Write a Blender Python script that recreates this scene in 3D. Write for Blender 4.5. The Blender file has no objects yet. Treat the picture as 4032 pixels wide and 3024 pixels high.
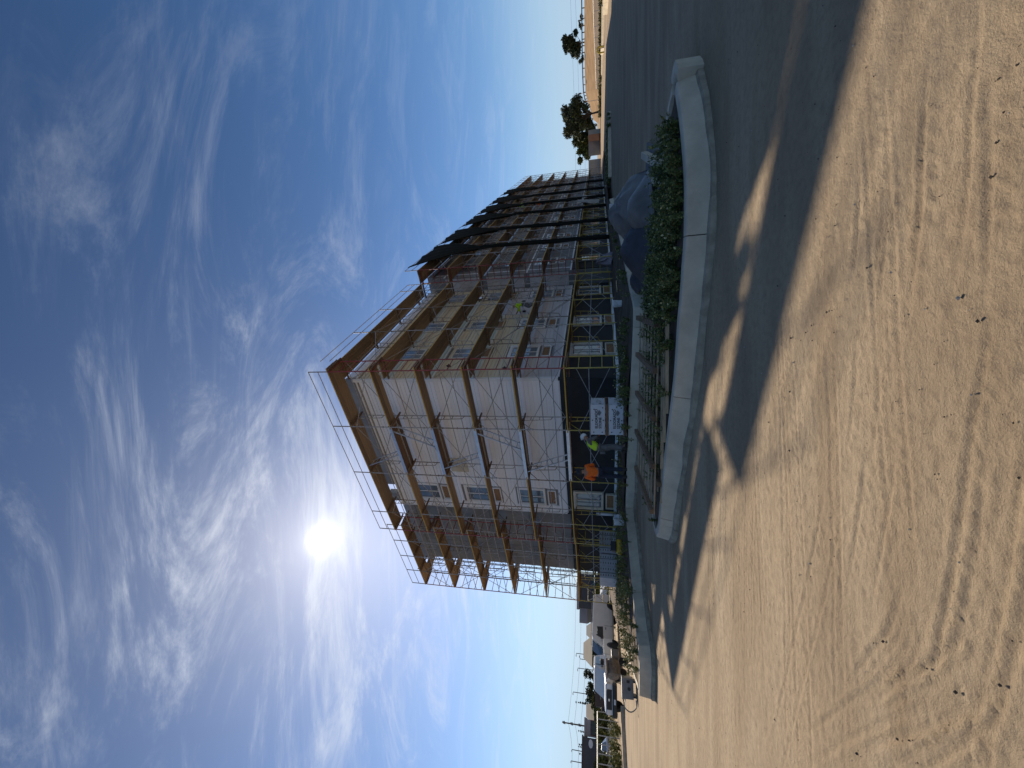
import bpy, bmesh, math, random
import numpy as np
from mathutils import Vector, Matrix
from mathutils.geometry import delaunay_2d_cdt
random.seed(7); rng = np.random.default_rng(7)
S = bpy.context.scene; COL = S.collection; R = math.radians; PI = math.pi
# ------------------------------------------------------------------ camera
F = 1568.5; PITCH = R(12.31); ROLL = R(.441); H = 1.4
cp, sp = math.cos(PITCH), math.sin(PITCH); cr, sr = math.cos(ROLL), math.sin(ROLL)
r0 = Vector((1, 0, 0)); u0 = Vector((0, -sp, cp)); FWD = Vector((0, cp, sp))
RIGHT = cr*r0 - sr*u0; UP = sr*r0 + cr*u0
cam = bpy.data.cameras.new('camera'); co = bpy.data.objects.new('camera', cam); COL.objects.link(co)
cam.sensor_fit = 'HORIZONTAL'; cam.sensor_width = 36; cam.lens = 36*F/4032; cam.clip_start = .05; cam.clip_end = 6000
m = Matrix((-UP, RIGHT, -FWD)).transposed().to_4x4(); m.translation = (0, 0, H)   # the phone was turned a quarter: image left is up
co.matrix_world = m; S.camera = co
S.render.resolution_x = 1024; S.render.resolution_y = 768
CAM = Vector((0, 0, H))
def ray(px, py): return RIGHT*(3024-py-1512) + UP*(2016-px) + FWD*F
def gp(px, py, z=0.0):
    d = ray(px, py); k = (z-H)/d.z; return CAM + d*k
def dp(px, py, dist):
    d = ray(px, py); return CAM + d*(dist/math.hypot(d.x, d.y))
def zoom(x0, y0, s): return lambda x, y: (x0+x*s, y0+y*s)
Z7 = zoom(2300, 200, .6630); Z8 = zoom(2300, 1100, .6630); Z4 = zoom(2150, 1950, .3315); Z5 = zoom(2150, 2350, .4062); Z6 = zoom(2100, 0, .4823); Z3 = zoom(2150, 1350, .3919)
# ------------------------------------------------------------------ sky, sun, exposure
SUN = ray(1267, 2124).normalized(); ELEV = math.asin(SUN.z); AZ = math.atan2(SUN.x, SUN.y)
w = bpy.data.worlds.new('World'); S.world = w; w.use_nodes = True
nt = w.node_tree; N = nt.nodes; LK = nt.links; N.clear()
def nd(t, **k):
    n = N.new(t)
    for a, b in k.items(): setattr(n, a, b)
    return n
def wm(op, a, b=None, c=None, clamp=False):
    n = nd('ShaderNodeMath', operation=op, use_clamp=clamp)
    for i, v in enumerate((a, b, c)):
        if v is None: continue
        if isinstance(v, (int, float)): n.inputs[i].default_value = v
        else: LK.new(v, n.inputs[i])
    return n.outputs[0]
sky = nd('ShaderNodeTexSky', sky_type='NISHITA', sun_disc=False, sun_elevation=ELEV, sun_rotation=AZ, altitude=60, air_density=1.0, dust_density=.35, ozone_density=2.2)
tc = nd('ShaderNodeTexCoord'); DIRV = tc.outputs['Generated']
sep = nd('ShaderNodeSeparateXYZ'); LK.new(DIRV, sep.inputs[0])
dot = nd('ShaderNodeVectorMath', operation='DOT_PRODUCT'); LK.new(DIRV, dot.inputs[0]); dot.inputs[1].default_value = SUN
cosang = wm('MINIMUM', dot.outputs['Value'], 1.0); ang = wm('ARCCOSINE', cosang)
def gauss(width, amp): return wm('MULTIPLY', wm('EXPONENT', wm('MULTIPLY', wm('POWER', wm('DIVIDE', ang, width), 2.0), -1.0)), amp)
def expo(width, amp): return wm('MULTIPLY', wm('EXPONENT', wm('DIVIDE', ang, -width)), amp)
# cirrus: noise on a flat layer far overhead, drawn out into streaks
zz = wm('ADD', wm('MAXIMUM', sep.outputs[2], 0.0), .12)
cx = wm('DIVIDE', sep.outputs[0], zz); cy = wm('DIVIDE', sep.outputs[1], zz)
cmb = nd('ShaderNodeCombineXYZ'); LK.new(cx, cmb.inputs[0]); LK.new(cy, cmb.inputs[1])
def streak(rot, sx, sy, scale, detail, dist, rough=.62, off=(0, 0, 0)):
    mp = nd('ShaderNodeMapping'); mp.inputs['Rotation'].default_value = (0, 0, rot); mp.inputs['Scale'].default_value = (sx, sy, 1); mp.inputs['Location'].default_value = off
    LK.new(cmb.outputs[0], mp.inputs[0])
    n = nd('ShaderNodeTexNoise'); n.inputs['Scale'].default_value = scale; n.inputs['Detail'].default_value = detail; n.inputs['Roughness'].default_value = rough; n.inputs['Distortion'].default_value = dist
    LK.new(mp.outputs[0], n.inputs['Vector']); return n.outputs[0]
def band(v, a, b):
    n = nd('ShaderNodeMapRange', interpolation_type='SMOOTHERSTEP'); LK.new(v, n.inputs[0]); n.inputs[1].default_value = a; n.inputs[2].default_value = b; return n.outputs[0]
s1 = band(streak(R(-30), .5, 1.15, 2.3, 12, 1.6, .70, (.3, .1, 0)), .43, .74)
s2 = band(streak(R(-40), .30, 1.5, 4.2, 9, .8, .7, (4.1, 2, 0)), .47, .80)
big = band(streak(0, 1, 1, .55, 3, .4, .5, (1.7, .6, 0)), .36, .62)
dv = nd('ShaderNodeVectorMath', operation='DOT_PRODUCT'); LK.new(DIRV, dv.inputs[0]); dv.inputs[1].default_value = ray(600, 2450).normalized(); veil = wm('EXPONENT', wm('DIVIDE', wm('ARCCOSINE', wm('MINIMUM', dv.outputs['Value'], 1.0)), -.34))
near = wm('ADD', wm('ADD', expo(.36, 1.35), wm('MULTIPLY', veil, .55)), .035)                      # thin veil is thickest round the sun
cl = wm('MULTIPLY', wm('ADD', wm('MULTIPLY', s1, .85), wm('MULTIPLY', s2, .45)), wm('ADD', wm('MULTIPLY', near, 1.0), wm('MULTIPLY', big, .06)), clamp=True)
hor = band(sep.outputs[2], .02, .16); cl = wm('MULTIPLY', cl, hor)
bgsky = nd('ShaderNodeVectorMath', operation='SCALE'); LK.new(sky.outputs[0], bgsky.inputs[0]); LK.new(wm('SUBTRACT', .086, wm('MULTIPLY', band(sep.outputs[2], .1, 1.0), .034)), bgsky.inputs['Scale'])
gam = nd('ShaderNodeHueSaturation'); gam.inputs['Saturation'].default_value = 1.15; tint = nd('ShaderNodeVectorMath', operation='MULTIPLY'); LK.new(bgsky.outputs[0], tint.inputs[0]); tint.inputs[1].default_value = (.96, 1.0, 1.10); LK.new(tint.outputs[0], gam.inputs['Color'])
hz = nd('ShaderNodeMix', data_type='RGBA'); LK.new(wm('MULTIPLY', wm('SUBTRACT', 1.0, band(sep.outputs[2], -.03, .26)), .88), hz.inputs['Factor']); LK.new(gam.outputs[0], hz.inputs['A']); hz.inputs['B'].default_value = (.35, .50, .68, 1)
mixc = nd('ShaderNodeMix', data_type='RGBA'); LK.new(wm('MULTIPLY', cl, .62), mixc.inputs['Factor']); LK.new(hz.outputs['Result'], mixc.inputs['A']); mixc.inputs['B'].default_value = (.68, .72, .80, 1)
glow = wm('ADD', wm('ADD', gauss(.0115, 14.0), gauss(.024, .7)), wm('ADD', expo(.05, .28), expo(.28, .09)))
gcol = nd('ShaderNodeCombineXYZ'); LK.new(glow, gcol.inputs[0]); LK.new(wm('MULTIPLY', glow, .95), gcol.inputs[1]); LK.new(wm('MULTIPLY', glow, .87), gcol.inputs[2])
add = nd('ShaderNodeVectorMath', operation='ADD'); LK.new(mixc.outputs['Result'], add.inputs[0]); LK.new(gcol.outputs[0], add.inputs[1])
bg = nd('ShaderNodeBackground'); LK.new(add.outputs[0], bg.inputs[0]); bg.inputs[1].default_value = 1.0
wo = nd('ShaderNodeOutputWorld'); LK.new(bg.outputs[0], wo.inputs[0])
sl = bpy.data.lights.new('sun', 'SUN'); sl.energy = 5.0; sl.angle = R(.53); sl.color = (1, .89, .73)
so = bpy.data.objects.new('sun', sl); COL.objects.link(so); so.rotation_euler = (-SUN).to_track_quat('-Z', 'Y').to_euler(); so.location = (0, 0, 40)
vs = S.view_settings; vs.view_transform = 'Standard'; vs.look = 'None'; vs.gamma = 1; vs.use_curve_mapping = False; vs.exposure = 0.28
# ------------------------------------------------------------------ helpers
MATS = {}
def mat(name, c1, c2=None, scale=3.0, rough=.8, bump=0.0, bscale=None, metal=0.0, detail=6, stretch=None, rand=0.0, spec=.4, coord='Object', alpha=None, trans=0.0, contrast=(.35, .65)):
    if name in MATS: return MATS[name]
    mt = bpy.data.materials.new(name); mt.use_nodes = True; t = mt.node_tree; n = t.nodes; l = t.links; b = n['Principled BSDF']
    b.inputs['Roughness'].default_value = rough; b.inputs['Metallic'].default_value = metal; b.inputs['Specular IOR Level'].default_value = spec
    if alpha is not None: b.inputs['Alpha'].default_value = alpha
    if trans: b.inputs['Transmission Weight'].default_value = trans
    c1 = tuple(c1)+(1,); c2 = tuple(c2)+(1,) if c2 else tuple(v*.78 for v in c1[:3])+(1,)
    tcn = n.new('ShaderNodeTexCoord'); mp = n.new('ShaderNodeMapping'); l.new(tcn.outputs[coord] if coord != 'World' else n.new('ShaderNodeNewGeometry').outputs['Position'], mp.inputs[0])
    if stretch: mp.inputs['Scale'].default_value = stretch
    no = n.new('ShaderNodeTexNoise'); no.inputs['Scale'].default_value = scale; no.inputs['Detail'].default_value = detail; no.inputs['Roughness'].default_value = .6; l.new(mp.outputs[0], no.inputs['Vector'])
    mr = n.new('ShaderNodeMapRange'); mr.inputs[1].default_value, mr.inputs[2].default_value = contrast; l.new(no.outputs[0], mr.inputs[0])
    mx = n.new('ShaderNodeMix'); mx.data_type = 'RGBA'; mx.inputs['A'].default_value = c1; mx.inputs['B'].default_value = c2; l.new(mr.outputs[0], mx.inputs['Factor'])
    out = mx.outputs['Result']
    if rand:
        oi = n.new('ShaderNodeObjectInfo'); m2 = n.new('ShaderNodeMapRange'); m2.inputs[3].default_value = 1-rand; m2.inputs[4].default_value = 1+rand; l.new(oi.outputs['Random'], m2.inputs[0])
        hs = n.new('ShaderNodeHueSaturation'); l.new(m2.outputs[0], hs.inputs['Value']); l.new(out, hs.inputs['Color']); out = hs.outputs[0]
    l.new(out, b.inputs['Base Color'])
    if bump:
        nb = n.new('ShaderNodeTexNoise'); nb.inputs['Scale'].default_value = bscale or scale*4; nb.inputs['Detail'].default_value = 6; l.new(mp.outputs[0], nb.inputs['Vector'])
        bp = n.new('ShaderNodeBump'); bp.inputs['Strength'].default_value = bump; bp.inputs['Distance'].default_value = .02; l.new(nb.outputs[0], bp.inputs['Height']); l.new(bp.outputs[0], b.inputs['Normal'])
    MATS[name] = mt; return mt
class MB:
    def __init__(s): s.v = []; s.f = []; s.m = []
    def add(s, vs, fs, mi=0):
        o = len(s.v); s.v += [tuple(v) for v in vs]; s.f += [tuple(i+o for i in f) for f in fs]; s.m += [mi]*len(fs); return s
    def box(s, a, b, mi=0, M=None):
        x0, y0, z0 = a; x1, y1, z1 = b
        vs = [Vector(p) for p in ((x0, y0, z0), (x1, y0, z0), (x1, y1, z0), (x0, y1, z0), (x0, y0, z1), (x1, y0, z1), (x1, y1, z1), (x0, y1, z1))]
        if M: vs = [M @ v for v in vs]
        return s.add(vs, [(0, 3, 2, 1), (4, 5, 6, 7), (0, 1, 5, 4), (1, 2, 6, 5), (2, 3, 7, 6), (3, 0, 4, 7)], mi)
    def bar(s, p, q, wd, hg, mi=0, up=(0, 0, 1)):
        p = Vector(p); q = Vector(q); d = (q-p).normalized(); upv = Vector(up)
        if abs(d.dot(upv)) > .99: upv = Vector((1, 0, 0))
        a = d.cross(upv).normalized()*wd/2; b = a.cross(d).normalized()*hg/2
        vs = [p-a-b, p+a-b, p+a+b, p-a+b, q-a-b, q+a-b, q+a+b, q-a+b]
        return s.add(vs, [(0, 3, 2, 1), (4, 5, 6, 7), (0, 1, 5, 4), (1, 2, 6, 5), (2, 3, 7, 6), (3, 0, 4, 7)], mi)
    def tube(s, pts, rad, n=6, mi=0, cap=True):
        pts = [Vector(p) for p in pts]; rads = rad if isinstance(rad, (list, tuple)) else [rad]*len(pts); vs = []; fs = []
        pa = None
        for i, p in enumerate(pts):
            d = (pts[min(i+1, len(pts)-1)]-pts[max(i-1, 0)]).normalized()
            if pa is None: pa = d.orthogonal().normalized()
            a = (pa-d*pa.dot(d)).normalized(); pa = a; b = d.cross(a)
            for k in range(n): vs.append(p+(a*math.cos(2*PI*k/n)+b*math.sin(2*PI*k/n))*rads[i])
        for i in range(len(pts)-1):
            for k in range(n): fs.append((i*n+k, i*n+(k+1) % n, (i+1)*n+(k+1) % n, (i+1)*n+k))
        if cap: fs += [tuple(range(n-1, -1, -1)), tuple((len(pts)-1)*n+k for k in range(n))]
        return s.add(vs, fs, mi)
    def lathe(s, prof, n=16, mi=0, M=None, cap=True):
        vs = []; fs = []
        for r, z in prof:
            for k in range(n): vs.append(Vector((r*math.cos(2*PI*k/n), r*math.sin(2*PI*k/n), z)))
        for i in range(len(prof)-1):
            for k in range(n): fs.append((i*n+k, i*n+(k+1) % n, (i+1)*n+(k+1) % n, (i+1)*n+k))
        if cap: fs += [tuple(range(n-1, -1, -1)), tuple((len(prof)-1)*n+k for k in range(n))]
        if M: vs = [M @ v for v in vs]
        return s.add(vs, fs, mi)
    def prism(s, poly, y0, y1, mi=0, M=None):          # poly in x,z extruded along y
        n = len(poly); vs = [Vector((x, y0, z)) for x, z in poly]+[Vector((x, y1, z)) for x, z in poly]
        if M: vs = [M @ v for v in vs]
        return s.add(vs, [tuple(range(n)), tuple(range(2*n-1, n-1, -1))]+[(i, i+n, (i+1) % n+n, (i+1) % n) for i in range(n)], mi)
    def mesh(s, name, mats, smooth=False):
        me = bpy.data.meshes.new(name); me.from_pydata(s.v, [], s.f)
        for mt in (mats if isinstance(mats, (list, tuple)) else [mats]): me.materials.append(mt)
        if any(s.m): me.polygons.foreach_set('material_index', s.m)
        if smooth: me.polygons.foreach_set('use_smooth', [True]*len(me.polygons))
        me.update(); return me
    def build(s, name, mats, parent=None, smooth=False, bevel=0, loc=None, rz=0):
        me = s.mesh(name, mats, smooth)
        if bevel or True:
            bm = bmesh.new(); bm.from_mesh(me); bmesh.ops.recalc_face_normals(bm, faces=bm.faces)
            if bevel: bmesh.ops.bevel(bm, geom=bm.edges[:], offset=bevel, segments=2, affect='EDGES', profile=.6)
            bm.to_mesh(me); bm.free()
        return obj(name, me, parent, loc, rz)
def obj(name, me, parent=None, loc=None, rz=0, scale=None):
    o = bpy.data.objects.new(name, me); COL.objects.link(o); o.parent = parent
    if loc is not None: o.location = loc
    if rz: o.rotation_euler = (0, 0, rz)
    if scale: o.scale = scale
    return o
def tag(o, label=None, cat=None, group=None, kind=None):
    if label: o['label'] = label
    if cat: o['category'] = cat
    if group: o['group'] = group
    if kind: o['kind'] = kind
    return o
def empty(name, loc, rz=0, label=None, cat=None, group=None):
    o = bpy.data.objects.new(name, None); COL.objects.link(o); o.location = loc; o.rotation_euler = (0, 0, rz); o.empty_display_size = .2
    return tag(o, label, cat, group)
def copy_tree(o, parent=None):
    c = o.copy(); COL.objects.link(c); c.parent = parent
    for ch in list(o.children): copy_tree(ch, c)
    return c
# value noise
_tab = rng.random((512, 512)).astype(np.float32)
def vnoise(x, y):
    xi = np.floor(x).astype(np.int64); yi = np.floor(y).astype(np.int64); fx = x-xi; fy = y-yi
    fx = fx*fx*(3-2*fx); fy = fy*fy*(3-2*fy)
    a = _tab[xi % 512, yi % 512]; b = _tab[(xi+1) % 512, yi % 512]; c = _tab[xi % 512, (yi+1) % 512]; d = _tab[(xi+1) % 512, (yi+1) % 512]
    return (a*(1-fx)+b*fx)*(1-fy)+(c*(1-fx)+d*fx)*fy-.5
def sst(x, a, b):
    t = np.clip((x-a)/(b-a), 0, 1); return t*t*(3-2*t)
def gz(x, y):                                           # broad shape of the lot
    return .62*sst(y, 35, 95)*sst(x, 2, 30)
# ------------------------------------------------------------------ materials
def dirt_mat():
    mt = bpy.data.materials.new('dirt'); mt.use_nodes = True; t = mt.node_tree; n = t.nodes; l = t.links; b = n['Principled BSDF']
    b.inputs['Roughness'].default_value = .95; b.inputs['Specular IOR Level'].default_value = .15
    g = n.new('ShaderNodeNewGeometry')
    def nz(sc, det, rough=.6, st=None, rot=0, dist=0):
        mp = n.new('ShaderNodeMapping'); l.new(g.outputs['Position'], mp.inputs[0]); mp.inputs['Rotation'].default_value = (0, 0, rot)
        if st: mp.inputs['Scale'].default_value = st
        no = n.new('ShaderNodeTexNoise'); no.inputs['Scale'].default_value = sc; no.inputs['Detail'].default_value = det; no.inputs['Roughness'].default_value = rough; no.inputs['Distortion'].default_value = dist
        l.new(mp.outputs[0], no.inputs['Vector']); return no.outputs[0]
    def rmp(v, a, b2, lo=0, hi=1):
        r = n.new('ShaderNodeMapRange'); l.new(v, r.inputs[0]); r.inputs[1].default_value = a; r.inputs[2].default_value = b2; r.inputs[3].default_value = lo; r.inputs[4].default_value = hi; return r.outputs[0]
    def mix(f, a, c2):
        x = n.new('ShaderNodeMix'); x.data_type = 'RGBA'
        l.new(f, x.inputs['Factor']) 
        for k, v in (('A', a), ('B', c2)):
            if isinstance(v, tuple): x.inputs[k].default_value = v
            else: l.new(v, x.inputs[k])
        return x.outputs['Result']
    c = mix(rmp(nz(.45, 5), .35, .65), (.41, .305, .195, 1), (.31, .23, .15, 1))
    c = mix(rmp(nz(1.0, 6, .6, (.22, 1.6, 1), R(8), .4), .42, .66, 0, .8), c, (.49, .38, .255, 1))
    c = mix(rmp(nz(14, 6, .7), .45, .75, 0, .55), c, (.20, .145, .10, 1))
    c = mix(rmp(nz(95, 3, .7), .60, .76, 0, .75), c, (.10, .075, .055, 1))
    c = mix(rmp(nz(130, 3, .7), .62, .8, 0, .6), c, (.55, .45, .33, 1))
    l.new(c, b.inputs['Base Color'])
    b1 = n.new('ShaderNodeBump'); b1.inputs['Strength'].default_value = 1.0; b1.inputs['Distance'].default_value = .012; l.new(nz(85, 8, .76), b1.inputs['Height'])
    b2 = n.new('ShaderNodeBump'); b2.inputs['Strength'].default_value = .55; b2.inputs['Distance'].default_value = .03; l.new(nz(9, 8, .66, (1, 1.7, 1)), b2.inputs['Height']); l.new(b2.outputs[0], b1.inputs['Normal'])
    l.new(b1.outputs[0], b.inputs['Normal']); return mt
M_dirt = dirt_mat()
M_pad = mat('pad_soil', (.17, .125, .085), (.10, .075, .055), 1.6, .95, .8, 14, coord='World', spec=.1)
M_conc = mat('kerb_concrete', (.62, .535, .41), (.47, .405, .31), 2.5, .85, .25, 30, coord='World', spec=.2)
M_conc2 = mat('kerb_stain', (.42, .36, .27), (.26, .22, .165), 5, .9, .8, 26, coord='World', spec=.2)
M_side = mat('siding_white', (.78, .77, .77), (.70, .69, .70), 2, .6, .05, 60, rand=.03, spec=.25)
M_beige = mat('siding_beige', (.62, .56, .42), (.55, .49, .36), 2, .6, .05, 60, rand=.05, spec=.25)
M_prime = mat('siding_primed', (.58, .56, .56), (.44, .42, .43), .9, .65, .05, 60, rand=.05, spec=.25)
M_trim = mat('trim_white', (.70, .70, .69), (.64, .64, .64), 3, .5, spec=.3)
M_trimb = mat('trim_beige', (.60, .56, .45), (.54, .50, .40), 3, .6, spec=.3)
M_black = mat('membrane_black', (.016, .018, .022), (.026, .028, .032), 1.2, .7, .1, 8, coord='World', spec=.3)
M_grey = mat('membrane_grey', (.23, .235, .24), (.165, .17, .175), .9, .8, .1, 6, coord='World', spec=.2)
M_tape = mat('flashing_tape', (.72, .74, .77), (.6, .62, .66), 2, .45, spec=.4)
M_strip = mat('base_flashing', (.74, .78, .82), (.62, .66, .70), 2, .4, spec=.5)
M_osb = mat('sheathing_board', (.30, .17, .085), (.20, .11, .055), 9, .85, .1, 40, stretch=(1, 1, 3))
M_glass = mat('window_glass', (.09, .12, .15), (.14, .17, .21), .8, .06, metal=0, spec=.9)
M_glass2 = mat('window_glass_bright', (.16, .21, .27), (.24, .29, .34), 1.3, .08, spec=.9)
M_wood = mat('plank_wood', (.33, .235, .145), (.22, .155, .10), 3, .75, .15, 25, stretch=(.5, 7, 4), rand=.28)
M_wooddk = mat('plank_wood_dark', (.20, .12, .07), (.13, .08, .05), 3, .8, .15, 25, stretch=(.5, 7, 4), rand=.2)
M_edge = mat('plank_edge_paint', (.52, .33, .05), (.40, .24, .05), 6, .7, stretch=(1, 4, 1))
M_galv = mat('tube_galvanised', (.40, .40, .40), (.24, .21, .18), 9, .5, metal=.25, spec=.5)
M_rustg = mat('tube_weathered', (.26, .22, .175), (.15, .12, .09), 8, .65, metal=.2)
M_yel = mat('tube_yellow', (.50, .40, .07), (.34, .26, .08), 6, .55, spec=.4)
M_red = mat('tube_red', (.28, .035, .03), (.18, .03, .03), 6, .5, spec=.4)
M_orng = mat('tube_orange', (.42, .13, .04), (.30, .09, .03), 6, .5)
M_alu = mat('aluminium', (.55, .57, .60), (.44, .46, .5), 5, .4, metal=.7)
M_net = mat('debris_net_fabric', (.010, .012, .011), (.018, .02, .017), 14, .9, .4, 60, coord='World', alpha=.97, spec=.1)
M_white = mat('white_paint', (.72, .72, .70), (.66, .66, .64), 2, .28, spec=.6)
M_rub = mat('black_rubber', (.018, .018, .019), (.03, .03, .03), 8, .85)
M_plas = mat('black_plastic', (.02, .02, .022), (.03, .03, .032), 5, .5)
M_chrome = mat('bright_metal', (.6, .6, .62), (.5, .5, .52), 3, .22, metal=.9)
M_dglass = mat('vehicle_glass', (.012, .018, .022), (.025, .034, .04), 1, .12, spec=.35)
M_lens = mat('lamp_lens', (.55, .55, .52), (.4, .4, .4), 8, .15, spec=.8)
M_hivis = mat('hi_vis_lime', (.52, .78, .03), (.42, .66, .03), 6, .75)
M_hior = mat('hi_vis_orange', (.85, .16, .015), (.72, .12, .012), 8, .8, .2, 20)
M_denim = mat('dark_denim', (.028, .034, .055), (.018, .022, .036), 12, .9)
M_greyc = mat('grey_cloth', (.16, .16, .16), (.10, .10, .10), 10, .9)
M_skin = mat('skin', (.36, .20, .13), (.30, .16, .10), 12, .6)
M_boot = mat('boot_leather', (.03, .024, .02), (.05, .04, .03), 10, .8)
M_leaf = mat('weed_leaf', (.13, .165, .05), (.06, .085, .028), 14, .7, rand=0, coord='World', spec=.3)
M_leaf2 = mat('weed_leaf_dry', (.32, .28, .10), (.19, .18, .06), 12, .8, coord='World', spec=.2)
M_flow = mat('weed_flower', (.45, .42, .20), (.5, .46, .3), 12, .8, coord='World')
M_leafd = mat('tree_leaf_dark', (.040, .058, .022), (.018, .03, .012), 2.2, .7, coord='World', spec=.3)
M_leafo = mat('tree_leaf_olive', (.085, .082, .038), (.045, .05, .022), 1.6, .75, coord='World', spec=.3)
M_leafy = mat('tree_leaf_yellow', (.15, .16, .035), (.075, .10, .025), 1.6, .75, coord='World', spec=.3)
M_bark = mat('bark', (.11, .085, .065), (.06, .045, .035), 5, .95, .5, 14, stretch=(3, 3, .6))
# ------------------------------------------------------------------ ground sheet
def axis(lo, hi, fine_lo, fine_hi, step, grow, maxstep=60):
    a = list(np.arange(fine_lo, fine_hi+1e-6, step)); st = step
    while a[-1] < hi: st = min(st*grow, maxstep); a.append(a[-1]+st)
    st = step; b = []
    x = fine_lo
    while x > lo: st = min(st*grow, maxstep); x -= st; b.append(x)
    return np.array(b[::-1]+a)
xs = axis(-1500, 1500, -4.2, 4.6, .0135, 1.035); ys = axis(-300, 2500, .9, 5.6, .0135, 1.03)
X, Y = np.meshgrid(xs, ys)
fx = np.clip(1.2-np.maximum(np.abs(X)-5, 0)/14-np.maximum(Y-6, 0)/18, 0, 1)
Zg = gz(X, Y)+.010*vnoise(X*1.1+3, Y*1.7)+.016*vnoise(X*.45, Y*.6+9)*fx
Zg += fx*(.0035*vnoise(X*5, Y*6.5)+.003*vnoise(X*13+5, Y*15)+.0035*vnoise(X*29, Y*31+7)+.006*np.abs(vnoise(X*47, Y*47)))
Zg += fx*.003*vnoise((X*.25+Y*.04)*4, (Y-X*.12)*22)      # long graded streaks
def densify(pts, step=.12):
    out = []
    n = len(pts)
    for i in range(n-1):
        p0 = pts[max(i-1, 0)]; p1 = pts[i]; p2 = pts[i+1]; p3 = pts[min(i+2, n-1)]
        k = max(2, int((p2-p1).length/step))
        for j in range(k):
            t = j/k; out.append(.5*((2*p1)+(p2-p0)*t+(2*p0-5*p1+4*p2-p3)*t*t+(3*p1-p0-3*p2+p3)*t**3))
    out.append(pts[-1]); return out
ZA = zoom(2400, 1000, 1.22); ZB = zoom(2600, 0, .8438)
TR = np.zeros_like(Zg)
def track(pix, width, depth, tread, period=.085, rib=0, pts3=None):
    global Zg
    pts = densify(pts3 if pts3 else [gp(*q).xy.to_3d() for q in pix], .15)
    P2 = np.array([(p.x, p.y) for p in pts]); lo = P2.min(0)-.4; hi = P2.max(0)+.4
    ix = np.where((xs > lo[0]) & (xs < hi[0]))[0]; iy = np.where((ys > lo[1]) & (ys < hi[1]))[0]
    if not len(ix) or not len(iy): return
    x = X[iy[0]:iy[-1]+1, ix[0]:ix[-1]+1]; y = Y[iy[0]:iy[-1]+1, ix[0]:ix[-1]+1]
    best = np.full(x.shape, 9.0); along = np.zeros(x.shape); acc = 0
    for a, b in zip(P2[:-1], P2[1:]):
        d = b-a; L = np.hypot(*d)
        if L < 1e-5: continue
        t = np.clip(((x-a[0])*d[0]+(y-a[1])*d[1])/(L*L), 0, 1)
        px = x-a[0]-t*d[0]; py = y-a[1]-t*d[1]; ds = np.hypot(px, py)*np.sign(px*d[1]-py*d[0])
        k = np.abs(ds) < np.abs(best); best = np.where(k, ds, best); along = np.where(k, acc+t*L, along); acc += L
    depth *= .66; tread *= .26; h = width/2; inside = 1-sst(np.abs(best), h*.8, h*1.08); berm = np.exp(-((np.abs(best)-h*1.2)/(.028))**2)
    fade = .7+.6*np.clip(vnoise(x*1.1+7, y*1.1)+.5, 0, 1)
    z = -.22*depth*inside*fade
    ab = np.abs(best); z += fade*depth*(-np.exp(-((ab-h)/.014)**2)+.55*np.exp(-((ab-h-.032)/.016)**2)-.5*np.exp(-((ab-h*.35)/.012)**2)*(h > .07))
    if tread:
        ph = (along+np.abs(best)*.75)/period; z += inside*fade*tread*(np.abs((ph % 1)-.5)*2 > .62)*(np.abs(best) > .02)
        z += inside*fade*tread*.5*(np.abs((best/width*5) % 1-.5) > .36)
    if rib: z += inside*fade*rib*np.sin(best/width*2*PI*3)
    z = z*sst(along, .02, .55)*sst(acc-along, .02, .55)*fx[iy[0]:iy[-1]+1, ix[0]:ix[-1]+1]; v_ = TR[iy[0]:iy[-1]+1, ix[0]:ix[-1]+1]; v_[...] = np.where(np.abs(z) > np.abs(v_), z, v_)
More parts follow.
